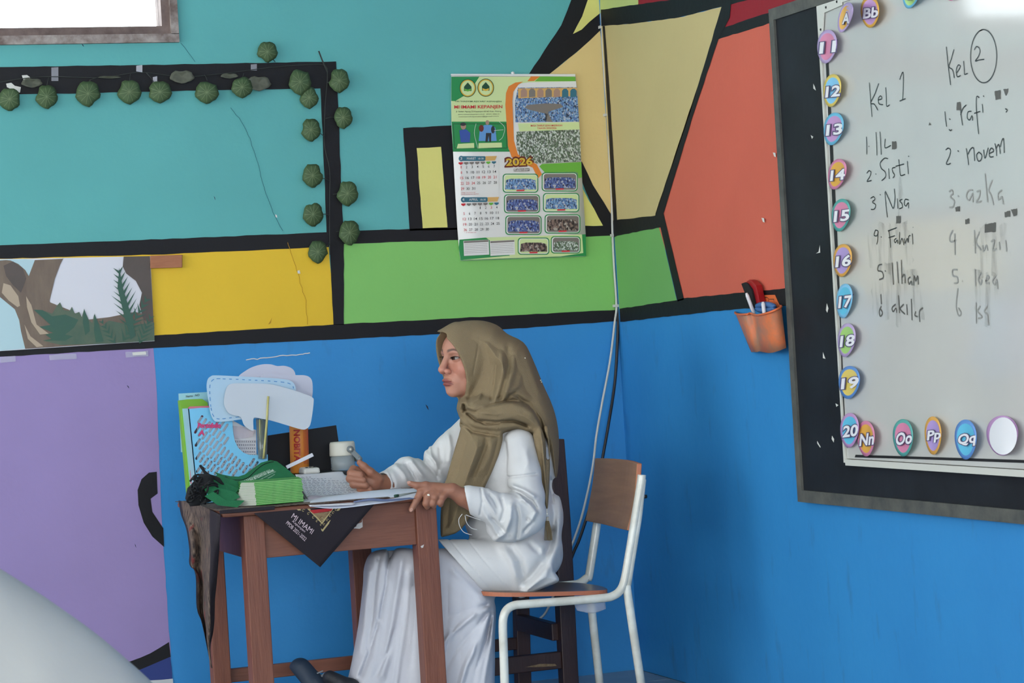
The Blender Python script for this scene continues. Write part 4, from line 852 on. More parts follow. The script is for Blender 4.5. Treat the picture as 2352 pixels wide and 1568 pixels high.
# stack of green booklets
M['bgreen'] = mat('green_booklet_paper', (80, 168, 76), 0.6, (56, 136, 58), 60, 0.4); M['bedge'] = mat('pale_green_booklet_edge', (140, 196, 120), 0.6); M['bspine'] = mat('off_white_booklet_spine', (178, 184, 172), 0.6)
A = onY(589, 1167, -1.05); B = onY(697, 1157, -1.05); A.z = B.z = TZ+0.006
sv = Vector((-0.055, 0.045, 0)); base = TZ+0.006
for i in range(28):
    tt = i/27; j1 = Vector((random.uniform(-.0015, .0015), random.uniform(-.0015, .0015), 0)); h = 0.0021
    a = A+j1+Vector((-0.002, 0, 0))*tt; b = B+j1+Vector((0.001*math.sin(i), 0, 0)); s = sv*(1.0-0.28*tt)+Vector((0.010*tt, 0.012*tt, 0)); dd = Vector((0.02, 0.13, 0))
    z0 = base+i*0.00245; up = Vector((0, 0, h)); zz = Vector((0, 0, z0-base))
    ring = [a, b, b+dd, a+s+dd*0.75, a+s]
    vs = [p+zz for p in ring]+[p+zz+up for p in ring]; n = 5
    fs = [tuple(range(4, -1, -1)), tuple(range(5, 10))]+[(k, (k+1) % 5, 5+(k+1) % 5, 5+k) for k in range(5)]
    o = part('booklet', vs, fs, M['bgreen'], None); o.data.materials.append(M['bspine']); o.data.materials.append(M['bedge'])
    o.data.polygons[6].material_index = 1
    if i % 2 == 1: o.data.polygons[2].material_index = 2
    tag(o, 'thin green booklet with a white spine in the stack on the desk cloth', 'booklet', 'stack of green booklets')
    if i == 27: o['label'] = 'topmost thin green booklet of the stack under the lettered pouch'
    if i == 0: o['label'] = 'lowest thin green booklet of the stack, lying on the batik cloth'
# green cloth pouches with black cords
M['pouch'] = mat('dark_green_cloth', (24, 112, 68), 0.75, (20, 100, 60), 30, 0.5, 0.35, 260); M['cord'] = mat('black_cord', (18, 20, 24), 0.85); M['ptext'] = mat('white_print_on_cloth', (196, 216, 200), 0.7)
def pouch(pts, y0, k, label, th=0.005):
    yy = lambda x, y: y0+(1150-y)*k
    q = [Vector((*p, 0)) for p in pts]
    vs = [onY(p.x, p.y, yy(p.x, p.y)) for p in q]; n = len(vs)
    nv = Vector((0.1, 1, 0.5)).normalized()*th
    vs2 = [p+nv for p in vs]
    o = part('cloth_pouch', vs+vs2, [tuple(range(n)), tuple(range(2*n-1, n-1, -1))]+[(i, (i+1) % n, n+(i+1) % n, n+i) for i in range(n)], M['pouch'])
    bevel(o, 0.0012, 2); tag(o, label, 'pouch', 'green cloth pouches'); return o, yy
layers = [([(470, 1140), (500, 1160), (545, 1165), (560, 1150), (520, 1150), (490, 1130)], -1.035, .0008, 'lowest green cloth pouch flattened under the others beside the booklets'),
          ([(466, 1118), (476, 1132), (489, 1150), (518, 1158), (552, 1142), (540, 1130), (500, 1120), (480, 1108)], -1.03, .001, 'green cloth pouch second from the bottom of the folded pile'),
          ([(470, 1105), (482, 1115), (500, 1135), (518, 1148), (534, 1142), (550, 1122), (520, 1110), (490, 1100)], -1.02, .0014, 'green cloth pouch folded in the middle of the pile'),
          ([(482, 1098), (494, 1108), (506, 1124), (518, 1142), (532, 1142), (556, 1118), (540, 1104), (500, 1092)], -1.01, .0016, 'green cloth pouch just under the lettered top one'),
          ([(493, 1083), (510, 1091), (530, 1095), (548, 1096), (563, 1091), (582, 1077), (600, 1064), (622, 1058), (637, 1061), (660, 1078), (684, 1099), (655, 1101), (610, 1106), (575, 1112), (558, 1115), (545, 1128), (533, 1141), (522, 1130), (512, 1112), (502, 1096)], -1.0, .0022, 'green cloth pouch with white lettering draped over the booklet stack')]
for pts, y0, k, lb in layers: pc, yy = pouch(pts, y0, k, lb)
ZP = lambda u, v: (400+u/7.35, 1020+v/7.35)
pp = lambda e=0.0: (lambda x, y: onY(x, y, yy(x, y)-0.0015-e))
strokes('black_seam', [[ZP(*p) for p in [(860, 545), (960, 590), (1080, 605), (1180, 590), (1280, 540), (1380, 440), (1500, 350), (1600, 310), (1680, 296)]]], 0.0026, M['cord'], pp(), NB, pc)
def ptx(s, a, b, c, bold=0.0): return (s, ZP(*a), ZP(*b), ZP(*c), bold)
texts('printed_text', [ptx('MADRASAH IBTIDAIYAH IMAMI', (1130, 690), (1690, 455), (1105, 655), 0.03), ptx('KECAMATAN KEPANJEN KABUPATEN MALANG', (1300, 690), (1720, 470), (1290, 672)), ptx('Tahun Pelajaran', (1500, 640), (1705, 515), (1488, 622)), ptx('YAYASAN PENDIDIKAN', (1120, 652), (1620, 438), (1108, 634))], M['ptext'], pp(), pc)
strokes('printed_text', [[ZP(1040+60*math.cos(a)+20*math.sin(a), 715+32*math.sin(a)+18*math.cos(a)) for a in [k*0.5 for k in range(14)]], [ZP(1010, 700), ZP(1060, 690), ZP(1090, 720), ZP(1040, 730), ZP(1030, 705)]], 0.0011, M['ptext'], pp(), NB, pc)
gs = []
rr = random.Random(3)
def crd(pts, y): gs.append(tube_geo(catmull([onY(a, b, y+c) for a, b, c in pts], 5), 0.0032, 6))
for i in range(26):
    x0 = 432+rr.random()*45; y0 = 1100+rr.random()*55; L = []
    for k in range(5): L.append((x0, y0, rr.uniform(-.02, .03))); x0 += rr.uniform(-16, 16); y0 += rr.uniform(-14, 12); x0 = min(max(x0, 430+abs(y0-1150)*.3), 500); y0 = min(max(y0, 1085), 1156)
    crd(L, -1.0)
for i in range(6):
    crd([(459+i*1.5, 1068+i, 0), (466+i, 1078+i*2, 0), (480, 1090+i, 0), (495, 1095+i, 0), (505+i*2, 1100+i*3, 0)], -0.965)
crd([(455, 1100, 0), (450, 1092, 0), (458, 1090, 0), (470, 1098, 0), (490, 1100, 0)], -0.96)
part('drawstrings', *merge(gs), M['cord'], pc, True)
o = part('cord_knot', *lathe_geo(onY(470, 1108, -0.97), [(0, -.03), (.018, -.022), (.03, 0), (.018, .022), (0, .03)], 12, Vector((1, 0.2, 0.4))), M['cord'], pc, True)
bp = onZ(466, 1140, TZ+0.02); o = part('cord_heap', *lathe_geo(onY(452, 1132, -0.97), [(0, -.045), (.024, -.03), (.032, 0), (.022, .03), (0, .05)], 12, Vector((0.5, 0.1, 0.8))), M['cord'], pc, True)

# magazine file with slots, green folder, paper
ZF = lambda u, v: (380+u/4.127, 820+v/4.127)
M['lblue'] = mat('light_blue_plastic', (112, 188, 226), 0.45); M['lblue2'] = mat('clear_blue_plastic', (150, 200, 214), 0.3); M['gfold'] = mat('lime_green_card', (116, 172, 44), 0.55)
M['paper'] = mat('white_paper', (216, 216, 220), 0.8, (206, 206, 214), 12, 0.4, 0.1, 60); M['pscrib'] = mat('grey_handwriting', (100, 102, 120), 0.8); M['pinkp'] = mat('pink_marker', (196, 50, 110), 0.6)
FY = -0.74
fb = empty('magazine_file', onY(525, 1150, FY), 'light blue slotted plastic magazine file full of papers at the left end of the desk', 'file box')
bz = TZ+0.006
def FYp(u, v): return onY(*ZF(u, v), FY)
bl = onY(453, 1140, FY); bl.z = bz; br_ = onY(616, 1130, FY); br_.z = bz
outl = [FYp(215, 490), FYp(330, 480), FYp(450, 478), FYp(560, 540), FYp(635, 605), FYp(640, 700), FYp(655, 790), FYp(690, 860), FYp(740, 905), FYp(790, 925), FYp(870, 928), FYp(970, 922), br_, bl]
holes = []
sd = Vector((0.55, -0.83)); a_ = Vector((35, 29)); b_ = Vector((6, 124)); poly2 = [(245, 520), (520, 560), (615, 640), (630, 780), (700, 910), (800, 960), (945, 955), (960, 1040), (960, 1500), (290, 1500)]
def inside(x, y, P_):
    c = False; n = len(P_)
    for i in range(n):
        x1, y1 = P_[i]; x2, y2 = P_[(i+1) % n]
        if (y1 > y) != (y2 > y) and x < (x2-x1)*(y-y1)/(y2-y1)+x1: c = not c
    return c
for jj in range(-4, 8):
    for ii in range(-14, 26):
        c = Vector((330, 590))+a_*ii+b_*jj; hl = 34
        e1 = c+sd*(hl+10); e2 = c-sd*(hl+10)
        if inside(e1.x, e1.y, poly2) and inside(e2.x, e2.y, poly2) and inside(c.x, c.y, poly2) and c.y < 1120:
            pn = Vector((sd.y, -sd.x)); loop = []
            for s, e in ((1, c+sd*hl), (-1, c-sd*hl)):
                for k in range(5):
                    an = PI*k/4-PI/2; off = sd*math.cos(an)*12*s+pn*math.sin(an)*12*s; loop.append(FYp(*(e+off)))
            holes.append(loop)
plate('side_panel', outl, NB, 0.003, M['lblue'], fb, holes)
TL = outl[0]; dY = Vector((0.0, 0.085, 0))
hexa('end_panel', [bl, bl+Vector((0.003, 0, 0)), bl+dY+Vector((0.003, 0, 0)), bl+dY, TL, TL+Vector((0.003, 0, 0)), TL+dY+Vector((0.003, 0, 0)), TL+dY], M['lblue2'], fb)
plate('rear_panel', [p+dY for p in outl], NB, 0.003, M['lblue2'], fb)
hexa('base_panel', [bl+Vector((0, .003, 0)), br_+Vector((0, .003, 0)), br_+dY, bl+dY, bl+Vector((0, .003, .004)), br_+Vector((0, .003, .004)), br_+dY+Vector((0, 0, .004)), bl+dY+Vector((0, 0, .004))], M['lblue'], fb)
box('low_end_panel', br_.x-0.003, br_.x, FY+0.0015, FY+0.085, bz, FYp(970, 922).z, M['lblue'], fb)
texts('marker_lettering', [('Portofolio', ZF(305, 668), ZF(520, 668), ZF(312, 625), 0.06), ('A', ZF(318, 738), ZF(365, 738), ZF(324, 695), 0.06)], M['pinkp'], lambda x, y: onY(x, y, FY-0.0012), fb)
PYy = FY+0.022
pb = plate('paper_sheaf', [onY(*ZF(u, v), PYy) for u, v in [(300, 560), (640, 600), (740, 655), (860, 690), (866, 1100), (300, 1250)]], NB, 0.018, M['paper'], None)
for q in (pb,): tag(q, 'sheaf of handwritten white sheets inside the light blue magazine file', 'papers')
sc = []
for r_ in range(14):
    for c_ in range(18):
        x = 660+c_*20-((r_ % 2)*4); y = 790+r_*32
        if r_ < 5 and x > 655 or r_ >= 5:
            x = x if r_ < 5 else 340+c_*30
            if x > 850: continue
            sc.append([ZF(x, y), ZF(x+12, y+20)]); sc.append([ZF(x+12, y), ZF(x, y+20)])
strokes('handwriting', sc, 0.0012, M['pscrib'], lambda x, y: onY(x, y, PYy-0.0012), NB, pb)
M['wrap'] = mat('crumpled_clear_plastic', (196, 186, 194), 0.15, None, bump=1.0, bscale=25)
plate('plastic_sleeve', [onY(*ZF(u, v), PYy-0.004) for u, v in [(640, 650), (700, 655), (745, 665), (790, 690), (850, 700), (820, 755), (720, 770), (652, 775)]], NB, 0.003, M['wrap'], pb)
g0 = FY+0.088
gf = plate('green_folder', [onY(*ZF(u, v), g0) for u, v in [(135, 412), (220, 400), (350, 396), (400, 430), (420, 600), (300, 1200), (232, 1345), (214, 1290)]], NB, 0.03, M['gfold'], None, None, 0.001)
for q in [gf]: tag(q, 'lime green card folder standing behind the light blue magazine file', 'folder')
q = plate('plastic_document', [onY(*ZF(u, v), g0+0.034) for u, v in [(125, 345), (400, 330), (420, 420), (400, 900), (150, 900)]], NB, 0.004, M['lblue2'], None)
tag(q, 'clear blue document sleeve sticking up behind the green folder', 'document sleeve')
texts('handwriting', [('Nama : NO', ZF(195, 382), ZF(322, 368), ZF(195, 362), 0.02)], M['ink'], lambda x, y: onY(x, y, g0+0.033), q)
q = plate('pink_notebook', [onY(*ZF(u, v), FY+0.058) for u, v in [(218, 478), (230, 468), (430, 460), (440, 700), (300, 1200), (240, 1200)]], NB, 0.006, mat('pink_cover', (206, 110, 130), 0.6), None)
tag(q, 'pink-edged notebook inside the light blue magazine file', 'notebook')

# paper speech bubbles on sticks
M['bub'] = mat('pale_grey_lilac_card', (188, 190, 206), 0.7); M['bub2'] = mat('pale_blue_card', (158, 194, 218), 0.65, (178, 200, 218), 4, 0.7); M['dash'] = mat('blue_dashed_print', (64, 128, 190), 0.7); M['bub3'] = mat('white_card_front', (190, 198, 208), 0.7)
def bubble(pts, Y, m, label, th=0.0025, smooth=True):
    q = catmull([Vector((*p, 0)) for p in pts], 4, True)
    o = plate('speech_bubble', [onY(*ZF(p.x, p.y), Y) for p in q], NB, th, M[m], None); tag(o, label, 'paper prop', 'paper speech bubbles'); return o
bubble([(690, 190), (760, 130), (830, 92), (920, 68), (1000, 68), (1060, 84), (1130, 82), (1200, 108), (1232, 165), (1220, 260), (900, 300), (700, 280)], -0.735, 'bub', 'cloud-shaped plain card bubble peeping out above the others')
bubble([(900, 176), (1080, 166), (1240, 170), (1320, 172), (1372, 195), (1394, 250), (1392, 370), (1360, 450), (1200, 480), (950, 440)], -0.755, 'bub', 'plain lilac-grey card bubble behind the dashed blue one, square cornered at right')
ba = bubble([(392, 290), (400, 215), (430, 182), (480, 172), (700, 182), (900, 192), (1100, 206), (1180, 222), (1225, 262), (1235, 330), (1190, 480), (1000, 560), (700, 592), (620, 604), (500, 612), (462, 600), (430, 540), (410, 420)], -0.78, 'bub2', 'pale blue card speech bubble with a blue dashed border')
dl = [(430, 470), (424, 400), (420, 330), (424, 260), (446, 218), (490, 204), (560, 206), (680, 210), (800, 216), (920, 222), (1040, 230), (1120, 238), (1170, 248), (1205, 270), (1215, 298)]
dl2 = [(432, 480), (446, 540), (480, 580), (540, 584), (620, 574), (700, 566)]
ds = []
for LL in (dl, dl2):
    cc = catmull([Vector((*p, 0)) for p in LL], 10); acc = 0; cur = []
    for a, b in zip(cc, cc[1:]):
        acc += (b-a).length
        if acc % 61 < 38: cur.append((a.x, a.y))
        else:
            if len(cur) > 1: ds.append([ZF(*p) for p in cur])
            cur = []
    if len(cur) > 1: ds.append([ZF(*p) for p in cur])
strokes('dashed_border', ds, 0.0022, M['dash'], lambda x, y: onY(x, y, -0.781), NB, ba, 0)
bubble([(556, 440), (566, 340), (590, 275), (640, 250), (760, 248), (900, 250), (1000, 258), (1080, 275), (1230, 318), (1350, 360), (1398, 385), (1405, 420), (1392, 540), (1372, 640), (1340, 676), (1290, 684), (1150, 644), (1000, 600), (900, 582), (836, 578), (832, 690), (790, 680), (745, 640), (712, 566), (640, 548), (590, 520)], -0.80, 'bub3', 'large plain white speech bubble in front of the others, tail pointing down')
M['bamboo'] = mat('yellow_bamboo_stick', (178, 172, 110), 0.6); M['clear'] = mat('smoky_clear_plastic', (150, 160, 156), 0.12, Alpha=0.55, Transmission_Weight=0.6)
s1 = tube('bamboo_stick', [onY(*ZF(975, 370), -0.812), onY(*ZF(962, 600), -0.808), onY(*ZF(935, 900), -0.782), onY(*ZF(930, 960), -0.778)], 0.0035, M['bamboo'], None, 8)
tag(s1, 'thin yellowish bamboo stick standing in front of the white speech bubble', 'stick')
a = onY(*ZF(915, 585), -0.775); b = onY(*ZF(920, 960), -0.757)
gl = empty('tall_plastic_cup', b, 'tall narrow clear plastic cup holding the speech bubble sticks', 'cup')
vs, fs = lathe_geo(b, [(0.0, 0), (0.0135, 0), (0.0135, 0.002), (0.019, (a-b).length), (0.0175, (a-b).length), (0.012, 0.004), (0, 0.004)], 20, (a-b))
part('cup_wall', vs, fs, M['clear'], gl, True)
for dx, sd_ in ((-6, 'left'), (4, 'right')):
    q = tube('bubble_stick', [onY(*ZF(905+dx*2, 590), -0.786+dx*0.001), onY(*ZF(905+dx, 940), -0.759)], 0.0022, M['bamboo'], None, 6); tag(q, f'thin stick standing at the {sd_} inside the clear cup under the speech bubbles', 'stick', 'sticks in the clear cup')

# black flat box, black panel, orange tube, white things, tumbler
M['blk'] = mat('black_plastic', (26, 26, 30), 0.5); M['blk2'] = mat('black_board_matt', (22, 24, 30), 0.75)
bxz = onY(720, 1088, -0.70).z
q = hexa('black_case', [(-1.505, -0.72, TZ+0.0065), (-1.235, -0.72, TZ+0.0065), (-1.235, -0.495, TZ+0.0065), (-1.505, -0.495, TZ+0.0065), (-1.505, -0.72, bxz), (-1.235, -0.72, bxz), (-1.235, -0.495, bxz), (-1.505, -0.495, bxz)], M['blk'], None, 0.006)
tag(q, 'low flat black case at the back of the desk with the tumbler on it', 'case')
q = plate('leaning_board', [onY(*ZF(u, v), -0.52) for u, v in [(960, 745), (1170, 712), (1620, 645), (1642, 800), (1642, 950), (1640, 1075), (960, 1075)]], NB, 0.008, M['blk2'], None, None, 0.001)
tag(q, 'black rectangular panel leaning upright behind the orange tube', 'panel')
M['otube'] = mat('orange_yellow_paper_tube', (218, 138, 44), 0.5, (206, 120, 36), 8, 0.5, stretch=(8, 1, 1)); M['ored'] = mat('dark_red_lettering', (170, 40, 30), 0.5); M['oyel'] = mat('yellow_band', (228, 166, 60), 0.5)
tc0 = onY(*ZF(1270, 1035), -0.60); tc0.z = bxz+0.001; tc1 = onY(*ZF(1262, 640), -0.60); ax = (tc1-tc0); LT = ax.length
ot = empty('biscuit_tube', tc0, 'orange cylindrical biscuit tube with red upright lettering', 'tube')
lathe('tube_body', tc0, [(0, 0), (0.029, 0), (0.030, 0.003), (0.030, LT-0.004), (0.029, LT), (0, LT)], M['otube'], ot, 32, ax)
def otp(u, v, e=0.0):
    p = onY(*ZF(u, v), -0.60); d = (u-1268)/4.127/FPX*7.9*1.0; d = max(-0.0285, min(0.0285, d)); return Vector((p.x, -0.60-math.sqrt(0.0302**2-d*d)-e, p.z))
gs = []
for s, P0, P1, P2 in (('NOBITA', (1200, 690), (1205, 985), (1248, 688)),):
    gv, gf_ = glyph(s, 0.04)
    gs.append(([otp(P0[0]+(P1[0]-P0[0])*x+(P2[0]-P0[0])*y, P0[1]+(P1[1]-P0[1])*x+(P2[1]-P0[1])*y, 0.0036) for x, y in gv], gf_))
part('red_lettering', *merge(gs), M['ored'], ot)
strokes('printed_lines', [[(u, 680), (u+3, 830), (u+6, 1010)] for u in (1288, 1300, 1312, 1324, 1336)], 0.0014, M['ored'], lambda u, v: otp(u, v, 0.0008), NB, ot)
wl = plate('white_strip', [onY(*ZF(u, v), -0.735) for u, v in [(1142, 1030), (1392, 908), (1408, 938), (1158, 1058)]], NB, 0.006, mat('white_plastic_strip', (214, 216, 226), 0.4), None, None, 0.001)
tag(wl, 'white plastic strip leaning in front of the orange tube', 'strip')
rm = empty('white_gadget', onY(*ZF(1390, 1050), -0.69), 'small white plastic remote-like gadget lying on the black case', 'remote')
M['wpl'] = mat('white_plastic', (206, 206, 200), 0.35)
r0 = onY(*ZF(1298, 1050), -0.70); hexa('body', [Vector((r0.x, -0.715, bxz+.001)), Vector((r0.x+0.055, -0.715, bxz+.001)), Vector((r0.x+.055, -0.64, bxz+.001)), Vector((r0.x, -0.64, bxz+.001)), Vector((r0.x+.002, -0.713, bxz+.02)), Vector((r0.x+.053, -0.713, bxz+.02)), Vector((r0.x+.053, -0.65, bxz+.022)), Vector((r0.x+.002, -0.65, bxz+.022))], M['wpl'], rm, 0.006)
for k in range(3): box('button', r0.x+0.012+k*0.012, r0.x+0.018+k*0.012, -0.70, -0.69, bxz+0.019, bxz+0.0225, M['blk'], rm)
# tumbler
tb_ = onY(*ZF(1690, 1085), -0.64); tb_.z = bxz+0.0005
tm = empty('tumbler', tb_, 'clear tumbler bottle with a cream lid and grey carrying loop', 'bottle')
M['cream_l'] = mat('cream_plastic_lid', (206, 204, 192), 0.4); M['gloop'] = mat('grey_rubber_loop', (120, 128, 132), 0.5); M['clr'] = mat('clear_bottle_plastic', (196, 206, 210), 0.08, Alpha=0.42); M['water'] = mat('bottle_inner', (90, 110, 124), 0.1, Alpha=0.5)
zt = onY(*ZF(1690, 930), -0.64).z-tb_.z; zl = onY(*ZF(1690, 800), -0.64).z-tb_.z; Rb = 0.0395
lathe('bottle_body', tb_, [(0, 0), (Rb*0.9, 0), (Rb, 0.004), (Rb, zt), (Rb*0.93, zt), (Rb*0.93, 0.006), (0, 0.006)], M['clr'], tm, 32)
lathe('bottle_liner', tb_, [(0, .008), (Rb*0.6, .008), (Rb*0.6, zt-0.002), (0, zt-0.002)], M['water'], tm, 24)
lathe('lid', tb_, [(0, zt), (Rb*1.06, zt), (Rb*1.07, zt+0.003), (Rb*1.03, zl-0.006), (Rb*0.96, zl), (0, zl+0.001)], M['cream_l'], tm, 36)
h0 = onY(*ZF(1752, 872), -0.685); h1 = onY(*ZF(1845, 965), -0.69)
lp = [h0, h0.lerp(h1, 0.5)+Vector((0, -0.003, 0)), h1]
side = Vector((0.62, 0, 0.78))*0.0085
hexa('loop_arm', [h0-side, h0-side+Vector((0, .004, 0)), h1-side+Vector((0, .004, 0)), h1-side, h0+side, h0+side+Vector((0, .004, 0)), h1+side+Vector((0, .004, 0)), h1+side], M['gloop'], tm, 0.002)
tube('loop_end', [h1, h1+Vector((0.002, 0.04, -0.002)), h1+Vector((0, 0.085, 0))], 0.008, M['gloop'], tm, 10)
lathe('loop_hub', h0+Vector((0, 0.001, 0)), [(0, -.002), (0.011, -.002), (0.011, .004), (0, .004)], M['gloop'], tm, 20, NB)
lathe('pivot_pin', h0+Vector((0, -0.0035, 0)), [(0, -.002), (0.004, -.002), (0.004, .002), (0, .002)], M['cream_l'], tm, 12, NB)

# open notebook, loose papers, pen
def quadgrid(name, rows, m, parent=None, k=5, th=0.001):
    """rows of (px,py,Y) control points, smooth sheet"""
    R3 = [catmull([onY(*p) for p in r], k) for r in rows]
    cols = [catmull([r[i] for r in R3], k) for i in range(len(R3[0]))]
    nv = len(cols[0]); vs = [p for c in cols for p in c]; fs = [(i*nv+j, i*nv+j+1, (i+1)*nv+j+1, (i+1)*nv+j) for i in range(len(cols)-1) for j in range(nv-1)]
    o = part(name, vs, fs, m, parent, True)
    if th: s = o.modifiers.new('t', 'SOLIDIFY'); s.thickness = th
    return o, cols
nb = empty('open_notebook', onY(800, 1130, -0.9), 'open notebook with handwritten pages under the woman\'s right hand', 'notebook')
rowsL = [[(678, 1089, -0.72), (735, 1086, -0.72), (782, 1082, -0.72), (792, 1090, -0.72), (830, 1100, -0.72)],
         [(688, 1108, -0.80), (740, 1106, -0.80), (790, 1104, -0.80), (815, 1106, -0.8), (860, 1112, -0.78)],
         [(697, 1128, -0.90), (750, 1128, -0.90), (800, 1126, -0.90), (840, 1126, -0.9), (900, 1126, -0.88)],
         [(705, 1143, -0.98), (750, 1146, -0.98), (810, 1144, -0.99), (880, 1138, -0.99), (935, 1131, -0.98)]]
pg, cols = quadgrid('left_page', rowsL, M['paper'], nb, 6)
rp = [[(709, 1137, -0.995), (720, 1137, -0.995), (762, 1139, -0.995), (830, 1137, -1.0), (938, 1129, -1.0)], [(706, 1142, -1.01), (718, 1140, -1.01), (762, 1144, -1.01), (830, 1142, -1.01), (938, 1133, -1.01)], [(709, 1149, -1.02), (722, 1150, -1.02), (764, 1150, -1.02), (830, 1147, -1.02), (940, 1138, -1.02)]]
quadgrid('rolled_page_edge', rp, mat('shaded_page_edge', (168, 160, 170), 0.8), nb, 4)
gl2 = []
for k in range(12):
    t = k/12; y0 = 1092+46*t; xL = 690+18*t; xR = 775+50*t
    seg = []; x = xL
    Yk = -0.72-0.26*t
    while x < xR:
        w_ = random.uniform(4, 11); seg.append([(x, y0+random.uniform(-.6, .6)), (x+w_*0.3, y0-random.uniform(.3, 1.3)), (x+w_*0.6, y0+random.uniform(0, .8)), (x+w_, y0-random.uniform(0, .8))]); x += w_+random.uniform(2, 4)
    for s in seg:
        gl2.append(ribbon_geo([onY(a, b, Yk-0.012) for a, b in s], 0.0011, NB))
part('handwriting', *merge(gl2), M['pscrib'], nb)
# stack beneath, papers
M['pp2'] = mat('bluish_white_paper', (204, 210, 224), 0.7)
def atz(px, Y, z):
    v_ = 1150.0
    for _ in range(4):
        p = onY(px, v_, Y); v_ += (p.z-z)*FPX/7.3
    return (px, v_, Y)
hexa('lower_book', [onY(*atz(703, -1.04, TZ+.006)), onY(*atz(938, -1.04, TZ+.006)), onY(*atz(905, -0.74, TZ+.006)), onY(*atz(690, -0.74, TZ+.006)), onY(707, 1150, -1.03), onY(938, 1135, -1.03), onY(905, 1105, -0.74), onY(690, 1120, -0.74)], mat('grey_book_pages', (176, 172, 180), 0.8), nb)
q, _ = quadgrid('loose_paper', [[atz(745, -0.99, .782), atz(820, -0.99, .788), atz(880, -0.99, .79), atz(956, -0.99, .786)], [atz(715, -1.07, .779), atz(800, -1.07, .784), atz(880, -1.07, .786), atz(962, -1.07, .784)], [(711, 1162, -1.142), (770, 1167, -1.148), (860, 1157, -1.148), (962, 1143, -1.142)]], M['pp2'], None, 6)
tag(q, 'loose white sheets lying along the front edge of the desk', 'paper')
q, _ = quadgrid('loose_paper', [[atz(690, -1.0, .780), atz(760, -1.0, .786), atz(850, -1.0, .79)], [(712, 1161, -1.146), (765, 1160, -1.152), (812, 1158, -1.150)]], M['paper'], None, 6)
tag(q, 'white sheet with its corner poking left from under the papers on the desk', 'paper')
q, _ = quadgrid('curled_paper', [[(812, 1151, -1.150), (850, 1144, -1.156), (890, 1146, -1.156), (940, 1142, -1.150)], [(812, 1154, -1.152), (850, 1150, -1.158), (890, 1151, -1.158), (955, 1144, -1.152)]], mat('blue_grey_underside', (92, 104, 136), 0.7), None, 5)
tag(q, 'dark bluish sheet edge curling among the loose papers', 'paper')
pn = empty('pen', onY(930, 1137, -1.08), 'pen with a dark green cap lying on the papers beside the ringed hand', 'pen')
pa, pb_ = onY(906, 1139, -1.12), onY(956, 1132, -1.09); axp = (pb_-pa).normalized()
lathe('barrel', pa, [(0, 0.012), (0.0042, 0.012), (0.0042, (pb_-pa).length), (0, (pb_-pa).length)], mat('grey_clear_barrel', (120, 130, 128), 0.3), pn, 12, axp)
lathe('cap', pa, [(0, 0), (0.0046, 0.001), (0.0048, 0.014), (0, 0.014)], mat('dark_green_cap', (18, 60, 44), 0.4), pn, 12, axp)

# ------------------------------------------------------------------ white tubular chair
M['wtube'] = mat('glossy_white_steel_tube', (226, 228, 220), 0.22, (206, 206, 196), 10, 0.2); M['ply'] = mat('brown_laminate', (172, 130, 90), 0.35, (146, 106, 72), 6, 0.6, 0.1, 80, stretch=(1, 1, 8)); M['plye'] = mat('orange_brown_ply_edge', (176, 106, 76), 0.5)
M['plyh'] = mat('brown_laminate_seat', (116, 90, 74), 0.3, (96, 74, 60), 6, 0.6, 0.1, 80, stretch=(1, 8, 8))
ch = empty('tube_chair', (-0.65, -0.95, 0), 'white steel tube school chair with brown laminate seat and backrest, the woman sitting on it', 'chair')
NY, FYc = -1.13, -0.79
def near(x, y, Y=NY): return onY(x, y, Y)
def floorpt(a, b):  # extend the line a->b to the floor
    t = (a.z-0.004)/(a.z-b.z); return a+(b-a)*t
fl_n = floorpt(near(1155, 1440), near(1159, 1566)); pth = [fl_n, near(1157, 1500), near(1155, 1440), near(1157, 1415), near(1165, 1399), near(1180, 1390), near(1205, 1387), near(1300, 1380), near(1385, 1373), near(1408, 1368), near(1424, 1356), near(1434, 1334), near(1444, 1280), near(1462, 1170), near(1472, 1110), near(1474, 1090)]
tube('side_frame', catmull(pth, 4), 0.0135, M['wtube'], ch, 14)
rl = near(1440, 1352); tube('leg', [rl+Vector((0, 0, 0.012)), rl, floorpt(rl, near(1472, 1566))], 0.0135, M['wtube'], ch, 14)
tube('upright_brace', [near(1440, 1352), near(1448, 1300), near(1466, 1190), near(1476, 1100)], 0.012, M['wtube'], ch, 14)
F = lambda x, y: onY(x, y, FYc)
flr = floorpt(F(1358, 1390), F(1377, 1566)); tube('leg', [F(1354, 1352), F(1358, 1390), flr], 0.0135, M['wtube'], ch, 14)
off = Vector((0.03, FYc-NY, 0.01))
pf = [p+Vector((0.025, FYc-NY, 0.012)) for p in pth[1:11]]; pf = [Vector((pf[0].x, pf[0].y, 0.005))]+pf
pf += [F(1352, 1326), F(1358, 1290), F(1368, 1225), F(1380, 1140), F(1386, 1085)]
tube('side_frame', catmull(pf, 4), 0.0135, M['wtube'], ch, 14)
tube('cross_bar', [near(1385, 1376)+Vector((0, 0.01, 0)), F(1340, 1350)+Vector((0, -0.01, -0.01))], 0.009, M['wtube'], ch, 10)
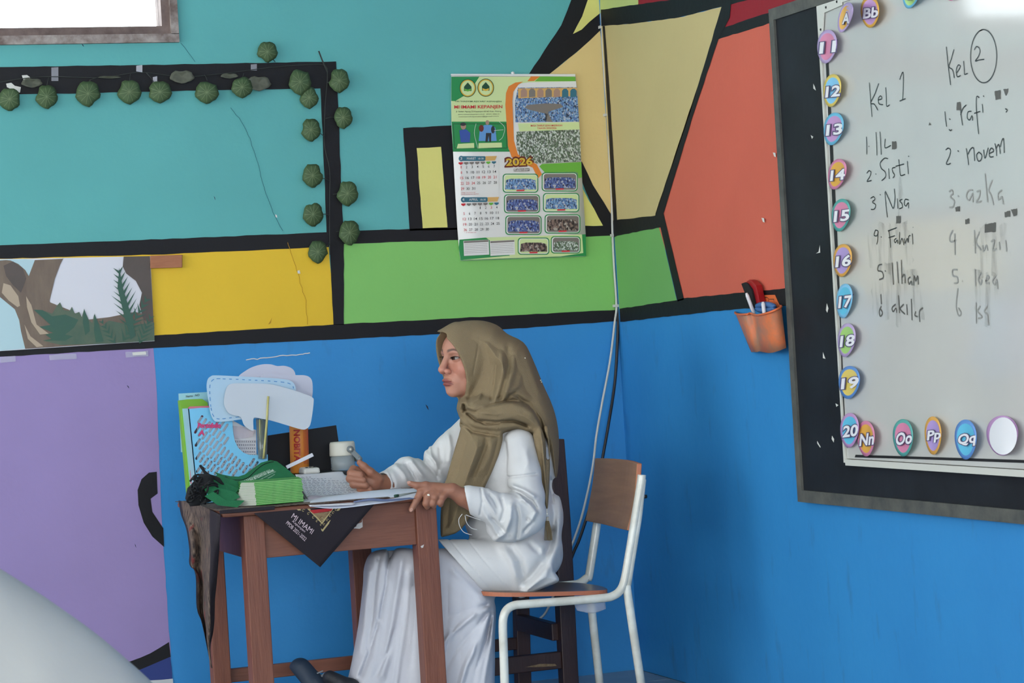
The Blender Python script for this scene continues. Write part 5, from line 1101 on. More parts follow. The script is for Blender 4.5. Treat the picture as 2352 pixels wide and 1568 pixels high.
# seat: rounded slab
sc_ = [onZ(x, y, 0.437) for x, y in ((1150, 1384), (1200, 1372), (1300, 1366), (1388, 1362), (1399, 1350), (1390, 1338), (1355, 1330), (1300, 1327))]
fr = sc_[0]; yN = -1.12; zt_ = 0.442
sp = [(-0.945, -1.02), (-0.93, -1.08), (-0.87, -1.125), (-0.75, -1.135), (-0.62, -1.13), (-0.555, -1.11), (-0.528, -1.05), (-0.515, -0.96), (-0.525, -0.86), (-0.56, -0.80), (-0.64, -0.78), (-0.80, -0.78), (-0.90, -0.80), (-0.94, -0.86)]
q = catmull([Vector((a, b, 0)) for a, b in sp], 4, True); n = len(q)
z0 = lambda p: zt_-0.014*((p.x+0.73)/0.2)-0.0; rings = []
vs = [Vector((p.x, p.y, z0(p)-0.013)) for p in q]+[Vector((p.x, p.y, z0(p))) for p in q]+[Vector((p.x*0.97-0.73*0.03, p.y*0.97-0.95*0.03, z0(p)+0.001)) for p in q]
fs = [tuple(range(n-1, -1, -1)), tuple(range(2*n, 3*n))]+[(i, (i+1) % n, n+(i+1) % n, n+i) for i in range(n)]+[(n+i, n+(i+1) % n, 2*n+(i+1) % n, 2*n+i) for i in range(n)]
o = part('seat', vs, fs, M['plyh'], ch); o.data.materials.append(M['plye'])
for p in o.data.polygons:
    if 2 <= p.index < 2+n: p.material_index = 1
# backrest (rounded panel, slightly curved)
bT, bB = 0.0, 0.0
ctl = [[(1366, 1052, -0.78), (1400, 1053, -0.89), (1440, 1057, -1.02), (1463, 1064, -1.12)], [(1360, 1110, -0.78), (1395, 1112, -0.89), (1434, 1120, -1.02), (1458, 1130, -1.12)], [(1352, 1155, -0.78), (1388, 1160, -0.89), (1426, 1170, -1.02), (1449, 1182, -1.12)], [(1344, 1196, -0.78), (1380, 1203, -0.89), (1415, 1212, -1.02), (1440, 1218, -1.12)]]
o, cols = quadgrid('backrest', ctl, M['ply'], ch, 4, 0)
vs = [p for c in cols for p in c]; nr, nc = len(cols[0]), len(cols); bk = Vector((0.014, 0, 0.003)); N_ = len(vs)
tk = lambda p: p+Vector((0.016, -0.004, -0.001))
vv = vs+[tk(p) for p in vs]; ff = [(i*nr+j, i*nr+j+1, (i+1)*nr+j+1, (i+1)*nr+j) for i in range(nc-1) for j in range(nr-1)]
ff2 = [tuple(N_+k for k in reversed(f)) for f in ff]
edge = [i*nr for i in range(nc)]+[(nc-1)*nr+j for j in range(1, nr)]+[i*nr+nr-1 for i in range(nc-2, -1, -1)]+[j for j in range(nr-2, 0, -1)]
fe = [(edge[k], edge[(k+1) % len(edge)], N_+edge[(k+1) % len(edge)], N_+edge[k]) for k in range(len(edge))]
bpy.data.objects.remove(o); o = part('backrest', vv, ff+ff2+fe, M['ply'], ch); o.data.materials.append(M['plye'])
for p in o.data.polygons:
    if p.index >= len(ff)+len(ff2): p.material_index = 1
bm = bmesh.new(); bm.from_mesh(o.data); bmesh.ops.recalc_face_normals(bm, faces=bm.faces); bm.to_mesh(o.data); bm.free(); bevel(o, 0.003)
lathe('bolt', onY(1481, 1140, -1.13), [(0, -.006), (.006, -.006), (.006, .006), (0, .006)], M['blk'], ch, 10, Vector((1, 0, 0)))
q, _ = quadgrid('plastic_wrap', [[(1318, 1386, -1.10), (1360, 1384, -1.11), (1390, 1382, -1.10)], [(1325, 1402, -1.08), (1362, 1408, -1.09), (1392, 1398, -1.08)]], M['tape'], ch, 5)

# ------------------------------------------------------------------ dark wooden chair behind
dc = empty('wooden_chair', (-0.6, -0.35, 0), 'dark brown wooden chair standing behind the white tube chair against the blue wall', 'chair')
DY = -0.50
def dpost(pts, Y, w, d, name='leg'):
    geos = []
    rings = [onY(x, y, Y) for x, y in pts]
    rings[-1] = floorpt(rings[-2], rings[-1]); vs = []
    for p in rings:
        vs += [p+Vector((-w/2, 0, 0)), p+Vector((w/2, 0, 0)), p+Vector((w/2, d, 0)), p+Vector((-w/2, d, 0))]
    n = len(rings); fs = [(0, 1, 2, 3), tuple(4*(n-1)+k for k in (3, 2, 1, 0))]+[(4*j+k, 4*j+(k+1) % 4, 4*(j+1)+(k+1) % 4, 4*(j+1)+k) for j in range(n-1) for k in range(4)]
    o = part(name, vs, fs, M['dwood'], dc); bm = bmesh.new(); bm.from_mesh(o.data); bmesh.ops.recalc_face_normals(bm, faces=bm.faces); bm.to_mesh(o.data); bm.free(); bevel(o, 0.003)
dpost([(1279, 1009), (1294, 1200), (1301, 1330), (1303, 1380), (1312, 1560)], DY, 0.056, 0.05)
dpost([(1196, 1250), (1200, 1330), (1206, 1566)], -0.12, 0.05, 0.045)
dpost([(900, 1390), (905, 1560)], DY, 0.045, 0.045); dpost([(850, 1390), (855, 1560)], -0.12, 0.045, 0.045)
a = onY(1292, 1505, DY); box('stretcher', -0.86, a.x, DY+0.01, DY+0.035, a.z-0.045, a.z+0.012, M['dwood'], dc, 0.003)
b = onY(1200, 1478, -0.12); box('stretcher', -0.86, b.x, -0.11, -0.085, b.z-0.02, b.z+0.022, M['dwood'], dc, 0.003)
a1 = onY(1288, 1452, DY); box('rear_rail', a1.x-0.02, a1.x+0.01, DY+0.03, -0.12, a1.z-0.03, a1.z+0.028, M['dwood'], dc, 0.003)
box('seat', -0.90, a1.x+0.0, DY-0.005, -0.08, 0.395, 0.42, M['dwood'], dc, 0.004)
paint([(1228, 1527), (1240, 1524), (1275, 1524), (1279, 1529), (1245, 1531), (1205, 1532)], M['tanp'], lambda e=0.0: (lambda x, y: onY(x, y, DY+0.0095-e)), dc, 1, 0.0006, 'bare_wood_scratch', 0.01)

# ------------------------------------------------------------------ blurred white cloth in the foreground
M['fcloth'] = mat('pale_grey_white_cloth', (172, 172, 168), 0.85, (158, 158, 156), 3, 0.5, 0.1, 200)
FG = -4.4
def fgs():
    ctl = [(-760, 1160), (-560, 1060), (-420, 1070), (-150, 1222), (0, 1311), (120, 1388), (240, 1478), (340, 1564), (420, 1650), (520, 1800), (600, 1960)]
    c = catmull([Vector((*p, 0)) for p in ctl], 6); vs, fs = [], []; nrow = 28
    for i, p in enumerate(c):
        top = onY(p.x, p.y, FG); e = min(1, i/8, (len(c)-1-i)/10); hw = 0.10+0.24*math.sqrt(max(0, e))
        for j in range(nrow+1):
            t = -1+2*j/nrow; h = max(0.012, top.z)
            z = 0.006+(h-0.006)*(1-abs(t)**2.6)
            f_ = 0.020*math.sin(i*0.42+t*2.2)*abs(t)*(1-abs(t)**4)
            vs.append(Vector((top.x+f_, FG+t*hw+f_*0.5, z)))
    nv = nrow+1; n = len(c)
    fs = [(i*nv+j, i*nv+j+1, (i+1)*nv+j+1, (i+1)*nv+j) for i in range(n-1) for j in range(nrow)]
    fs.append(tuple(range(nv))); fs.append(tuple((n-1)*nv+k for k in reversed(range(nv))))
    return vs, fs
v, f = fgs(); o = part('draped_cloth', v, f, M['fcloth'], None, True); o.modifiers.new('t', 'SOLIDIFY').thickness = 0.003
tag(o, 'out-of-focus pale white cloth draped in the near left corner of the picture', 'cloth')
# ------------------------------------------------------------------ the seated woman
# Everything below is modelled as signed distance fields in a camera-parallel frame (u right, v down, w away,
# 727 units to the metre, origin plane 7.51 m from the camera), turned into meshes by surface nets.
D0, SU = 7.51, 727.0
_cf, _cr, _cu, _cam = (np.array(a) for a in (CF, CR, CU, CAM))
def toworld(P_):
    P_ = np.asarray(P_, float); D = D0+P_[:, 2:3]/SU
    return _cam + (_cf + _cr*((P_[:, 0:1]-1176)/FPX) - _cu*((P_[:, 1:2]-784)/FPX))*D
def tw(u, v, w): return Vector(toworld([[u, v, w]])[0])
def smin(a, b, k): h = np.clip(0.5+0.5*(b-a)/k, 0, 1); return b+(a-b)*h-k*h*(1-h)
def smax(a, b, k): return -smin(-a, -b, k)
def ell(p, c, r, R=None):
    q = p-np.array(c, float)
    if R is not None: q = q @ R
    r = np.array(r, float); k0 = np.linalg.norm(q/r, axis=1); k1 = np.linalg.norm(q/(r*r), axis=1)
    return k0*(k0-1)/np.maximum(k1, 1e-9)
def cap(p, a, b, ra, rb):
    a = np.array(a, float); b = np.array(b, float); d = b-a; t = np.clip(((p-a) @ d)/(d @ d), 0, 1)
    return np.linalg.norm(p-a-t[:, None]*d, axis=1)-(ra+(rb-ra)*t)
def chain(p, pts, k=6):
    o = None
    for a, b in zip(pts, pts[1:]):
        c = cap(p, a[:3], b[:3], a[3], b[3]); o = c if o is None else smin(o, c, k)
    return o
def seg2(p, pts):
    o = None; t_all = None
    for a, b in zip(pts, pts[1:]):
        a = np.array(a[:2], float); b = np.array(b[:2], float); d = b-a; q = p[:, :2]-a; t = np.clip((q @ d)/(d @ d), 0, 1)
        c = np.linalg.norm(q-t[:, None]*d, axis=1); o = c if o is None else np.minimum(o, c)
    return o
def ridge(p, pts, wd, h, w0=None, w1=None):
    """relief along a line drawn on the near side; h>0 raises a fold, h<0 sinks a valley; fades to both ends"""
    P0 = np.array(pts, float); lo = P0.min(0)-3*wd; hi = P0.max(0)+3*wd
    m = (p[:, 0] > lo[0]) & (p[:, 0] < hi[0]) & (p[:, 1] > lo[1]) & (p[:, 1] < hi[1])
    if w0 is not None: m &= (p[:, 2] > w0) & (p[:, 2] < w1)
    out = np.zeros(len(p))
    if m.any():
        q = p[m]; d = seg2(q, pts)
        e = 1.0
        for E in (P0[0], P0[-1]): e = e*np.clip(np.hypot(q[:, 0]-E[0], q[:, 1]-E[1])/(wd*2.2), 0.25, 1)
        out[m] = -h*np.exp(-(d/wd)**2)*e
    return out
def poly2(p, V_):
    V_ = np.array(V_, float); x, y = p[:, 0], p[:, 1]; d = np.full(len(p), 1e18); s = np.ones(len(p)); n = len(V_)
    for i in range(n):
        a = V_[i]; b = V_[i-1]; ex, ey = b-a; wx = x-a[0]; wy = y-a[1]; t = np.clip((wx*ex+wy*ey)/(ex*ex+ey*ey), 0, 1)
        d = np.minimum(d, (wx-ex*t)**2+(wy-ey*t)**2)
        c1 = y >= a[1]; c2 = y < b[1]; c3 = ex*wy > ey*wx
        s = np.where((c1 & c2 & c3) | (~c1 & ~c2 & ~c3), -s, s)
    return s*np.sqrt(d)
def sm(pts, k=4): return [(q.x, q.y) for q in catmull([Vector((*a, 0)) for a in pts], k, True)]
def inflate(p, V_, wc, hw, R):
    d2 = poly2(p, V_); t = (p[:, 2]-(wc(p) if callable(wc) else wc))/hw
    return (d2+R*(1-np.sqrt(np.clip(1-t*t, 0, 1)))+np.maximum(np.abs(t)-1, 0)*hw)*0.8
def pillow(p, V_, wc, hw, R):
    d2 = np.maximum(poly2(p, V_), -R); t = (p[:, 2]-wc(p))/hw
    return d2+R*(1-np.sqrt(np.clip(1-t*t, 0, 1)))+np.maximum(np.abs(t)-1, 0)*hw
def nets(f, lo, hi, h, c=6, slack=1.5):
    lo = np.array(lo, float); hi = np.array(hi, float); n = (np.ceil((hi-lo)/h/c).astype(int))*c+1
    nb = (n-1)//c
    ci = np.stack(np.meshgrid(*[np.arange(k) for k in nb], indexing='ij'), -1).reshape(-1, 3)
    cc = lo+(ci*c+c/2)*h; dv = f(cc); act = np.abs(dv) < h*c*0.87*slack+2
    V_ = np.repeat(np.repeat(np.repeat(dv.reshape(nb).astype(np.float32), c, 0), c, 1), c, 2)
    V_ = np.pad(V_, ((0, 1),)*3, mode='edge')
    M_ = np.zeros(nb, bool); M_[tuple(ci[act].T)] = True
    G = np.repeat(np.repeat(np.repeat(M_, c, 0), c, 1), c, 2); G = np.pad(G, ((0, 1),)*3, mode='edge')
    G[1:] |= G[:-1].copy(); G[:, 1:] |= G[:, :-1].copy(); G[:, :, 1:] |= G[:, :, :-1].copy()
    idx = np.argwhere(G)
    vals = np.empty(len(idx), np.float32)
    for s in range(0, len(idx), 400000): vals[s:s+400000] = f(lo+idx[s:s+400000]*h)
    V_[tuple(idx.T)] = vals
    S_ = V_ < 0; N1 = np.array(V_.shape)-1; tot = int(N1.prod())
    acc = np.zeros((tot, 3)); cnt = np.zeros(tot); quads = []
    st = np.array([N1[1]*N1[2], N1[2], 1])
    for ax in range(3):
        A_ = np.take(S_, range(0, S_.shape[ax]-1), ax); B_ = np.take(S_, range(1, S_.shape[ax]), ax)
        e = np.argwhere(A_ != B_)
        o1, o2 = [k for k in range(3) if k != ax]
        e = e[(e[:, o1] > 0) & (e[:, o1] < N1[o1]) & (e[:, o2] > 0) & (e[:, o2] < N1[o2])]
        if not len(e): continue
        e2 = e.copy(); e2[:, ax] += 1; v0 = V_[tuple(e.T)].astype(float); v1 = V_[tuple(e2.T)].astype(float); t = v0/(v0-v1)
        P_ = e.astype(float); P_[:, ax] += t
        ids = []
        for d1, d2 in ((0, 0), (-1, 0), (-1, -1), (0, -1)):
            c_ = e.copy(); c_[:, o1] += d1; c_[:, o2] += d2; q = c_ @ st; ids.append(q)
            cnt += np.bincount(q, minlength=tot)
            for k in range(3): acc[:, k] += np.bincount(q, weights=P_[:, k], minlength=tot)
        Q = np.stack(ids, 1); flip = S_[tuple(e.T)]
        if ax == 1: flip = ~flip
        Q[flip] = Q[flip][:, ::-1]; quads.append(Q)
    Q = np.concatenate(quads); used = np.unique(Q); mp_ = np.zeros(tot, int); mp_[used] = np.arange(len(used))
    return lo+acc[used]/cnt[used][:, None]*h, mp_[Q]
def relax(verts, quads, it=1, lam=0.5):
    n = len(verts)
    for _ in range(it):
        s = np.zeros((n, 3)); c = np.zeros(n)
        for a, b in ((0, 1), (1, 2), (2, 3), (3, 0)):
            for x, y in ((a, b), (b, a)):
                for k in range(3): s[:, k] += np.bincount(quads[:, x], weights=verts[quads[:, y], k], minlength=n)
                c += np.bincount(quads[:, x], minlength=n)
        verts = verts*(1-lam)+lam*s/np.maximum(c, 1)[:, None]
    return verts
def mesh_from(name, parts_, m, parent=None, cols=None):
    off = 0; VV = []; QQ = []
    for v, q in parts_: VV.append(v); QQ.append(q+off); off += len(v)
    VV = np.concatenate(VV); QQ = np.concatenate(QQ); Wd = toworld(VV); org = Wd.mean(0)
    me = bpy.data.meshes.new(name); me.vertices.add(len(Wd)); me.vertices.foreach_set('co', (Wd-org).astype(np.float32).ravel())
    me.loops.add(len(QQ)*4); me.loops.foreach_set('vertex_index', QQ[:, ::-1].astype(np.int32).ravel())
    me.polygons.add(len(QQ)); me.polygons.foreach_set('loop_start', np.arange(0, len(QQ)*4, 4, dtype=np.int32))
    me.polygons.foreach_set('use_smooth', np.ones(len(QQ), bool)); me.update(calc_edges=True); me.validate()
    if cols is not None:
        at = me.color_attributes.new('Col', 'FLOAT_COLOR', 'POINT'); at.data.foreach_set('color', cols(VV).astype(np.float32).ravel())
    o = newobj(name, me, m, parent)
    if parent is not None: o.matrix_basis = world_of(parent).inverted() @ Matrix.Translation(Vector(org))
    else: o.location = org
    return o
def vcmat(name, rough, bump=0.0, bscale=200, sss=0.0, spec=0.4):
    m = mat(name, (200, 150, 130), rough, None, bump=bump, bscale=bscale, spec=spec); nt = m.node_tree; b = nt.nodes['Principled BSDF']
    a = nt.nodes.new('ShaderNodeVertexColor'); a.layer_name = 'Col'; nt.links.new(a.outputs[0], b.inputs['Base Color'])
    if sss: b.inputs['Subsurface Weight'].default_value = sss; b.inputs['Subsurface Radius'].default_value = (0.012, 0.005, 0.003); b.inputs['Subsurface Scale'].default_value = 0.6
    return m

# --- head frame: f forward (face), s towards the camera side, t down from eye level
HU, HV, HW = 1078.0, 822.0, -28.0
PHI = math.radians(34); TILT = math.radians(-1)
def loc(p):
    x = p[:, 0]-HU; y = p[:, 1]-HV; z = p[:, 2]-HW
    f = -math.cos(PHI)*x-math.sin(PHI)*z; s = math.sin(PHI)*x-math.cos(PHI)*z
    return np.stack([f, s, y], 1)
def unloc(f, s, t): return (HU-math.cos(PHI)*f+math.sin(PHI)*s, HV+t, HW-math.sin(PHI)*f-math.cos(PHI)*s)
def head_sdf(p):
    q = loc(p); m = q.copy(); m[:, 1] = np.abs(m[:, 1])
    d = ell(q, (-4, 0, -18), (71, 55, 56))
    d = smin(d, ell(q, (6, 0, 20), (53, 47, 60)), 10)
    d = smin(d, ell(q, (12, 0, 54), (44, 39, 34)), 10)
    d = smin(d, ell(q, (44, 0, 75), (17, 18, 15)), 12)
    d = smin(d, ell(m, (34, 30, 24), (20, 17, 19)), 12)
    d = smin(d, ell(q, (47, 0, 52), (19, 24, 22)), 8)
    d = smin(d, cap(m, (59, 5, -15), (50, 32, -13), 6.5, 5.5), 8)
    d = smax(d, -ell(m, (64, 22, 1), (10.5, 13, 9.5)), 7)
    ball = ell(m, (49, 22.5, 0.5), (10.6, 12, 9.8))
    # almond opening between the lids
    tt = m[:, 2]-0.5+0.10*(m[:, 1]-22.5); ss = (m[:, 1]-22.5)/11.5
    slit = np.maximum(np.abs(tt)-3.2*np.sqrt(np.clip(1-ss*ss, 0, 1)), -(m[:, 0]-50))
    slit = np.where(np.abs(ss) > 1, np.maximum(np.abs(tt), 1.0), slit)
    d = smin(d, ball, 3.5); d = smax(d, -slit, 1.0)
    n = cap(q, (60, 0, -8), (73, 0, 22), 6.4, 8.0); n = smin(n, ell(q, (76, 0, 27), (8.5, 9.5, 8)), 5)
    n = smin(n, ell(m, (67, 11, 31), (8, 6.5, 6.5)), 3.5)
    d = smin(d, n, 5)
    d = smax(d, -ell(m, (73, 5.2, 36.5), (4.2, 2.8, 3)), 1.5)
    up = ell(q, (62, 0, 51.5), (7.5, 17.5, 4.2)); up = smin(up, ell(m, (64, 4.5, 51.3), (6.6, 6, 3.9)), 3)
    d = smin(d, up, 2.5)
    d = smin(d, ell(q, (61, 0, 60.0), (7.4, 14.5, 4.8)), 3)
    arc = 55.8+0.012*m[:, 1]**2
    d = smax(d, -(np.hypot(m[:, 0]-(70-0.03*m[:, 1]**2), m[:, 2]-arc)-1.6), 1.6)
    d = smax(d, -ell(m, (66, 17.5, 57.5), (6, 3, 2.4)), 3)
    d = smax(d, -ell(q, (69, 0, 68), (7, 12, 4)), 5)
    d = smax(d, -cap(q, (72, 0, 40), (71, 0, 48), 1.4, 1.6), 2)
    d = smin(d, cap(q, (-14, 0, 60), (-30, 0, 175), 36, 40), 14)
    return d
def skin_cols(V_):
    q = loc(V_); a = np.abs(q[:, 1]); n = len(V_)
    def L3(r, g, b): return np.array([lin(r), lin(g), lin(b)])
    def soft(x, w_): return np.clip(0.5-x/w_, 0, 1)                       # 1 inside (x<0), 0 outside, soft over w_
    C_ = np.tile(L3(152, 104, 84), (n, 1))
    face = ((V_[:, 1] < 960) & (V_[:, 0] > 984) & (q[:, 0] > 5)).astype(float)
    def mix(mask, col, k=1.0):
        nonlocal C_
        m_ = (np.clip(mask, 0, 1)*k*face)[:, None]; C_ = C_*(1-m_)+m_*col
    mix(np.ones(n), L3(184, 132, 112))
    for c in (30, -30): mix(np.exp(-(((q[:, 1]-c)/20)**2+((q[:, 2]-26)/18)**2)), L3(196, 120, 104), 0.4)
    mix(np.exp(-((a/12)**2+((q[:, 2]-30)/10)**2)), L3(196, 126, 112), 0.35)
    mix(np.exp(-(((a-20)/10)**2+((q[:, 2]-16)/8)**2)), L3(150, 92, 72), 0.35)
    fr = (q[:, 0] > 48)
    up = np.hypot(q[:, 1]/19, (q[:, 2]-52.4-0.010*a**2)/4.9)-1; lo_ = np.hypot(q[:, 1]/17, (q[:, 2]-60.0)/5.4)-1
    mix(soft(np.minimum(up, lo_), 0.35)*fr, L3(142, 76, 74), 0.9)
    mix(soft(np.abs(q[:, 2]-56.0-0.012*a**2)-1.0, 1.8)*soft(a-18.5, 3)*fr, L3(84, 40, 42), 0.85)
    bx = (a-9)/27; bt = -15.5-4.0*np.sin(np.clip(bx, 0, 1)*2.4)+6.0*np.clip(bx-0.6, 0, 1); bw = 3.5*(1-0.5*np.clip(bx, 0, 1))
    mix(soft(np.abs(q[:, 2]-bt)-bw, 2.6)*soft(-bx-0.02, 0.2)*soft(bx-0.98, 0.15), L3(66, 46, 42), 0.85)
    ss = (a-22.5)/11.5; tt = q[:, 2]-0.5+0.10*(a-22.5); e = np.abs(np.abs(tt)-3.2*np.sqrt(np.clip(1-ss*ss, 0, 1)))
    mix(np.exp(-((ss/1.3)**2+((tt+3)/8)**2)), L3(110, 72, 60), 0.45)
    mix(soft(e-np.where(tt < 0, 1.9, 0.8), 1.5)*soft(np.abs(ss)-1.15, 0.2)*(q[:, 0] > 38), L3(40, 26, 26), 0.95)
    return np.concatenate([C_, np.ones((n, 1))], 1)
# --- hands and forearms
def near_arm(p):      # her left arm, back of the hand to the camera
    d = chain(p, [(1165, 1180, -190, 30), (1100, 1160, -206, 24), (1064, 1142, -218, 20)], 4)
    d = smin(d, chain(p, [(1064, 1142, -218, 20), (1040, 1127, -226, 17)], 4), 6)
    pal = smin(ell(p, (1012, 1124, -228), (36, 15, 15)), ell(p, (1000, 1130, -232), (26, 15, 12)), 8)
    d = smin(d, pal, 12)
    fg = [[(985, 1124, -234, 10), (966, 1132, -240, 9), (956, 1150, -246, 8), (945, 1170, -249, 6.6)],
          [(997, 1130, -238, 10.5), (983, 1140, -246, 9.6), (979, 1156, -246, 8.8), (981, 1163, -240, 7)],
          [(1010, 1133, -238, 10), (998, 1142, -246, 9.3), (994, 1156, -245, 8.4), (996, 1161, -238, 7)],
          [(1024, 1134, -236, 9.4), (1016, 1142, -243, 8.5), (1011, 1154, -243, 7.8), (1012, 1158, -236, 6.6)]]
    for f_ in fg: d = smin(d, chain(p, f_, 2.5), 2.8)
    d = smin(d, chain(p, [(1008, 1120, -222, 12), (978, 1115, -236, 9.5), (957, 1115, -240, 8), (942, 1110, -240, 6.4)], 4), 5)
    for a_, b_ in (((975, 1128), (988, 1122)), ((990, 1131), (1000, 1126)), ((1004, 1133), (1013, 1128)), ((1019, 1134), (1026, 1129))):
        d = d+ridge(p, [a_, b_], 3, 1.3)
    for a_ in ((961, 1141), (982, 1148), (997, 1149), (1013, 1148)): d = d+ridge(p, [(a_[0]-4, a_[1]-1), (a_[0]+5, a_[1]+1)], 1.6, -0.9)
    return d
def far_arm(p):       # her right arm, loose fist on the notebook, thumb on top
    d = chain(p, [(965, 1108, 36, 30), (915, 1112, -28, 25), (886, 1110, -66, 19.5), (866, 1108, -86, 18)], 4)
    d = smin(d, ell(p, (846, 1108, -98), (27, 24, 17)), 9)
    fg = [[(842, 1086, -92, 10.5), (812, 1078, -104, 9.6), (806, 1086, -118, 9), (828, 1090, -124, 8.2)],
          [(842, 1096, -94, 11), (808, 1090, -108, 10), (804, 1099, -122, 9.4), (834, 1103, -128, 8.4)],
          [(846, 1108, -94, 11), (815, 1104, -110, 9.8), (812, 1112, -122, 9.2), (840, 1115, -127, 8.2)],
          [(852, 1120, -92, 10), (828, 1120, -108, 9), (828, 1124, -117, 8.6), (850, 1124, -121, 7.8)]]
    for f_ in fg: d = smin(d, chain(p, f_, 2.5), 2.2)
    d = smin(d, chain(p, [(868, 1100, -98, 13), (850, 1084, -112, 10.5), (836, 1071, -116, 8.6), (826, 1062, -116, 6.8)], 4), 3.5)
    return d
def torso(p):
    d = ell(p, (1165, 1070, 10), (74, 88, 88)); d = smin(d, ell(p, (1185, 1180, 0), (78, 100, 95)), 20); d = smin(d, ell(p, (1200, 1290, -10), (72, 60, 105)), 20)
    d = smin(d, cap(p, (1190, 1036, -84), (1210, 1184, -158), 20, 20), 10); d = smin(d, cap(p, (1206, 1186, -160), (1110, 1158, -204), 24, 21), 8)
    d = smin(d, cap(p, (1095, 996, 90), (990, 1085, 58), 26, 25), 15); d = smin(d, cap(p, (990, 1085, 58), (930, 1108, -10), 26, 24), 8)
    d = smin(d, cap(p, (1180, 1305, -60), (945, 1318, -95), 42, 28), 15); d = smin(d, cap(p, (945, 1318, -92), (930, 1640, -70), 24, 18), 8)
    d = smin(d, cap(p, (1180, 1305, 30), (900, 1318, -40), 42, 28), 15); d = smin(d, cap(p, (900, 1318, -40), (880, 1640, -50), 24, 18), 8)
    d = smin(d, cap(p, (1100, 900, -15), (1140, 1000, 10), 36, 44), 14)
    return d
woman = empty('person', tw(1190, 1690, -60), 'woman in an olive headscarf, white tunic and long white skirt, seated at the desk', 'person')
M['skin'] = vcmat('warm_brown_skin', 0.48, 0.12, 300, 0.12)
bodyparts = [nets(head_sdf, (985, 752, -110), (1165, 985, 50), 1.0), nets(near_arm, (930, 1085, -275), (1205, 1225, -150), 1.5), nets(far_arm, (785, 1045, -150), (1000, 1150, 80), 1.5), nets(torso, (830, 880, -240), (1300, 1670, 140), 6)]
body = mesh_from('body', [(relax(v, q, 1, 0.4), q) for v, q in bodyparts], M['skin'], woman, skin_cols)
# eyes
M['eye'] = vcmat('moist_eye', 0.12, spec=0.6)
def eye(s):
    c = np.array([49.0, s, 0.5]); n1, n2 = 28, 20; vs = []; co = []
    gz = np.array([0.96, -0.26, 0.04]); gz /= np.linalg.norm(gz)
    a_ = np.cross(gz, [0, 0, 1]); a_ /= np.linalg.norm(a_); b_ = np.cross(gz, a_)
    for j in range(n2+1):
        th = PI*j/n2*(1 if True else 1)
        for i in range(n1):
            ph = 2*PI*i/n1; dd = gz*math.cos(th)+(a_*math.cos(ph)+b_*math.sin(ph))*math.sin(th); vs.append(c+dd*9.3)
            dg = math.degrees(th); co.append((0.004, 0.003, 0.003, 1) if dg < 14 else ((0.03, 0.014, 0.009, 1) if dg < 38 else (0.24, 0.21, 0.20, 1)))
    q = np.array([(j*n1+i, j*n1+(i+1) % n1, (j+1)*n1+(i+1) % n1, (j+1)*n1+i) for j in range(n2) for i in range(n1)])
    P_ = np.array([unloc(*v) for v in vs]); co = np.array(co)
    return mesh_from('eyeball', [(P_, q[:, ::-1])], M['eye'], body, lambda V_: co)
eye(22.5); eye(-22.5)
# upper lashes
M['lash'] = mat('black_lash', (24, 18, 18), 0.7)
gs = []
for s_ in (1, -1):
    for k in range(9):
        x = -10+k*2.5; t0 = 0.5-3.2*math.sqrt(max(0, 1-(x/11.5)**2))-0.10*x
        z0 = 49+math.sqrt(max(0, 10.9**2-x*x*0.8)); A_ = unloc(z0, s_*(22.5+x), t0); B_ = unloc(z0+4.5, s_*(22.5+x*1.15), t0+0.2)
        gs.append(tube_geo([tw(*A_), tw(*B_)], 0.0006, 4))
part('eyelashes', *merge(gs), M['lash'], body)
# nails on the near hand
M['nail'] = mat('fingernail', (176, 130, 114), 0.35)
for (u, v, w_) in ((944.5, 1170.5, -255.2), (939, 1107.5, -245.6)):
    pts = [tw(u+x, v+y, w_-0.5*(1-(x*x+y*y)/30)) for x, y in ellipse(0, 0, 3.4, 4.6, 12, 0.5 if v > 1150 else 1.4)]
    part('fingernail', pts, [tuple(range(12))], M['nail'], body, True)
# ring
M['goldm'] = mat('gold_ring', (226, 196, 130), 0.25, metal=1.0); M['gem'] = mat('bright_stone', (240, 238, 226), 0.1)
rg = part('ring', *tube_geo([tw(987+math.cos(a)*4.5+2, 1137+math.sin(a)*10.5+math.cos(a)*4, -241-math.cos(a)*9.5) for a in [k*2*PI/24 for k in range(25)]], 0.0011, 6), M['goldm'], woman, True)
lathe('ring_stone', tw(984, 1137, -254), [(0, -.003), (.0045, -.001), (.004, .002), (0, .003)], M['gem'], rg, 8, -CF)

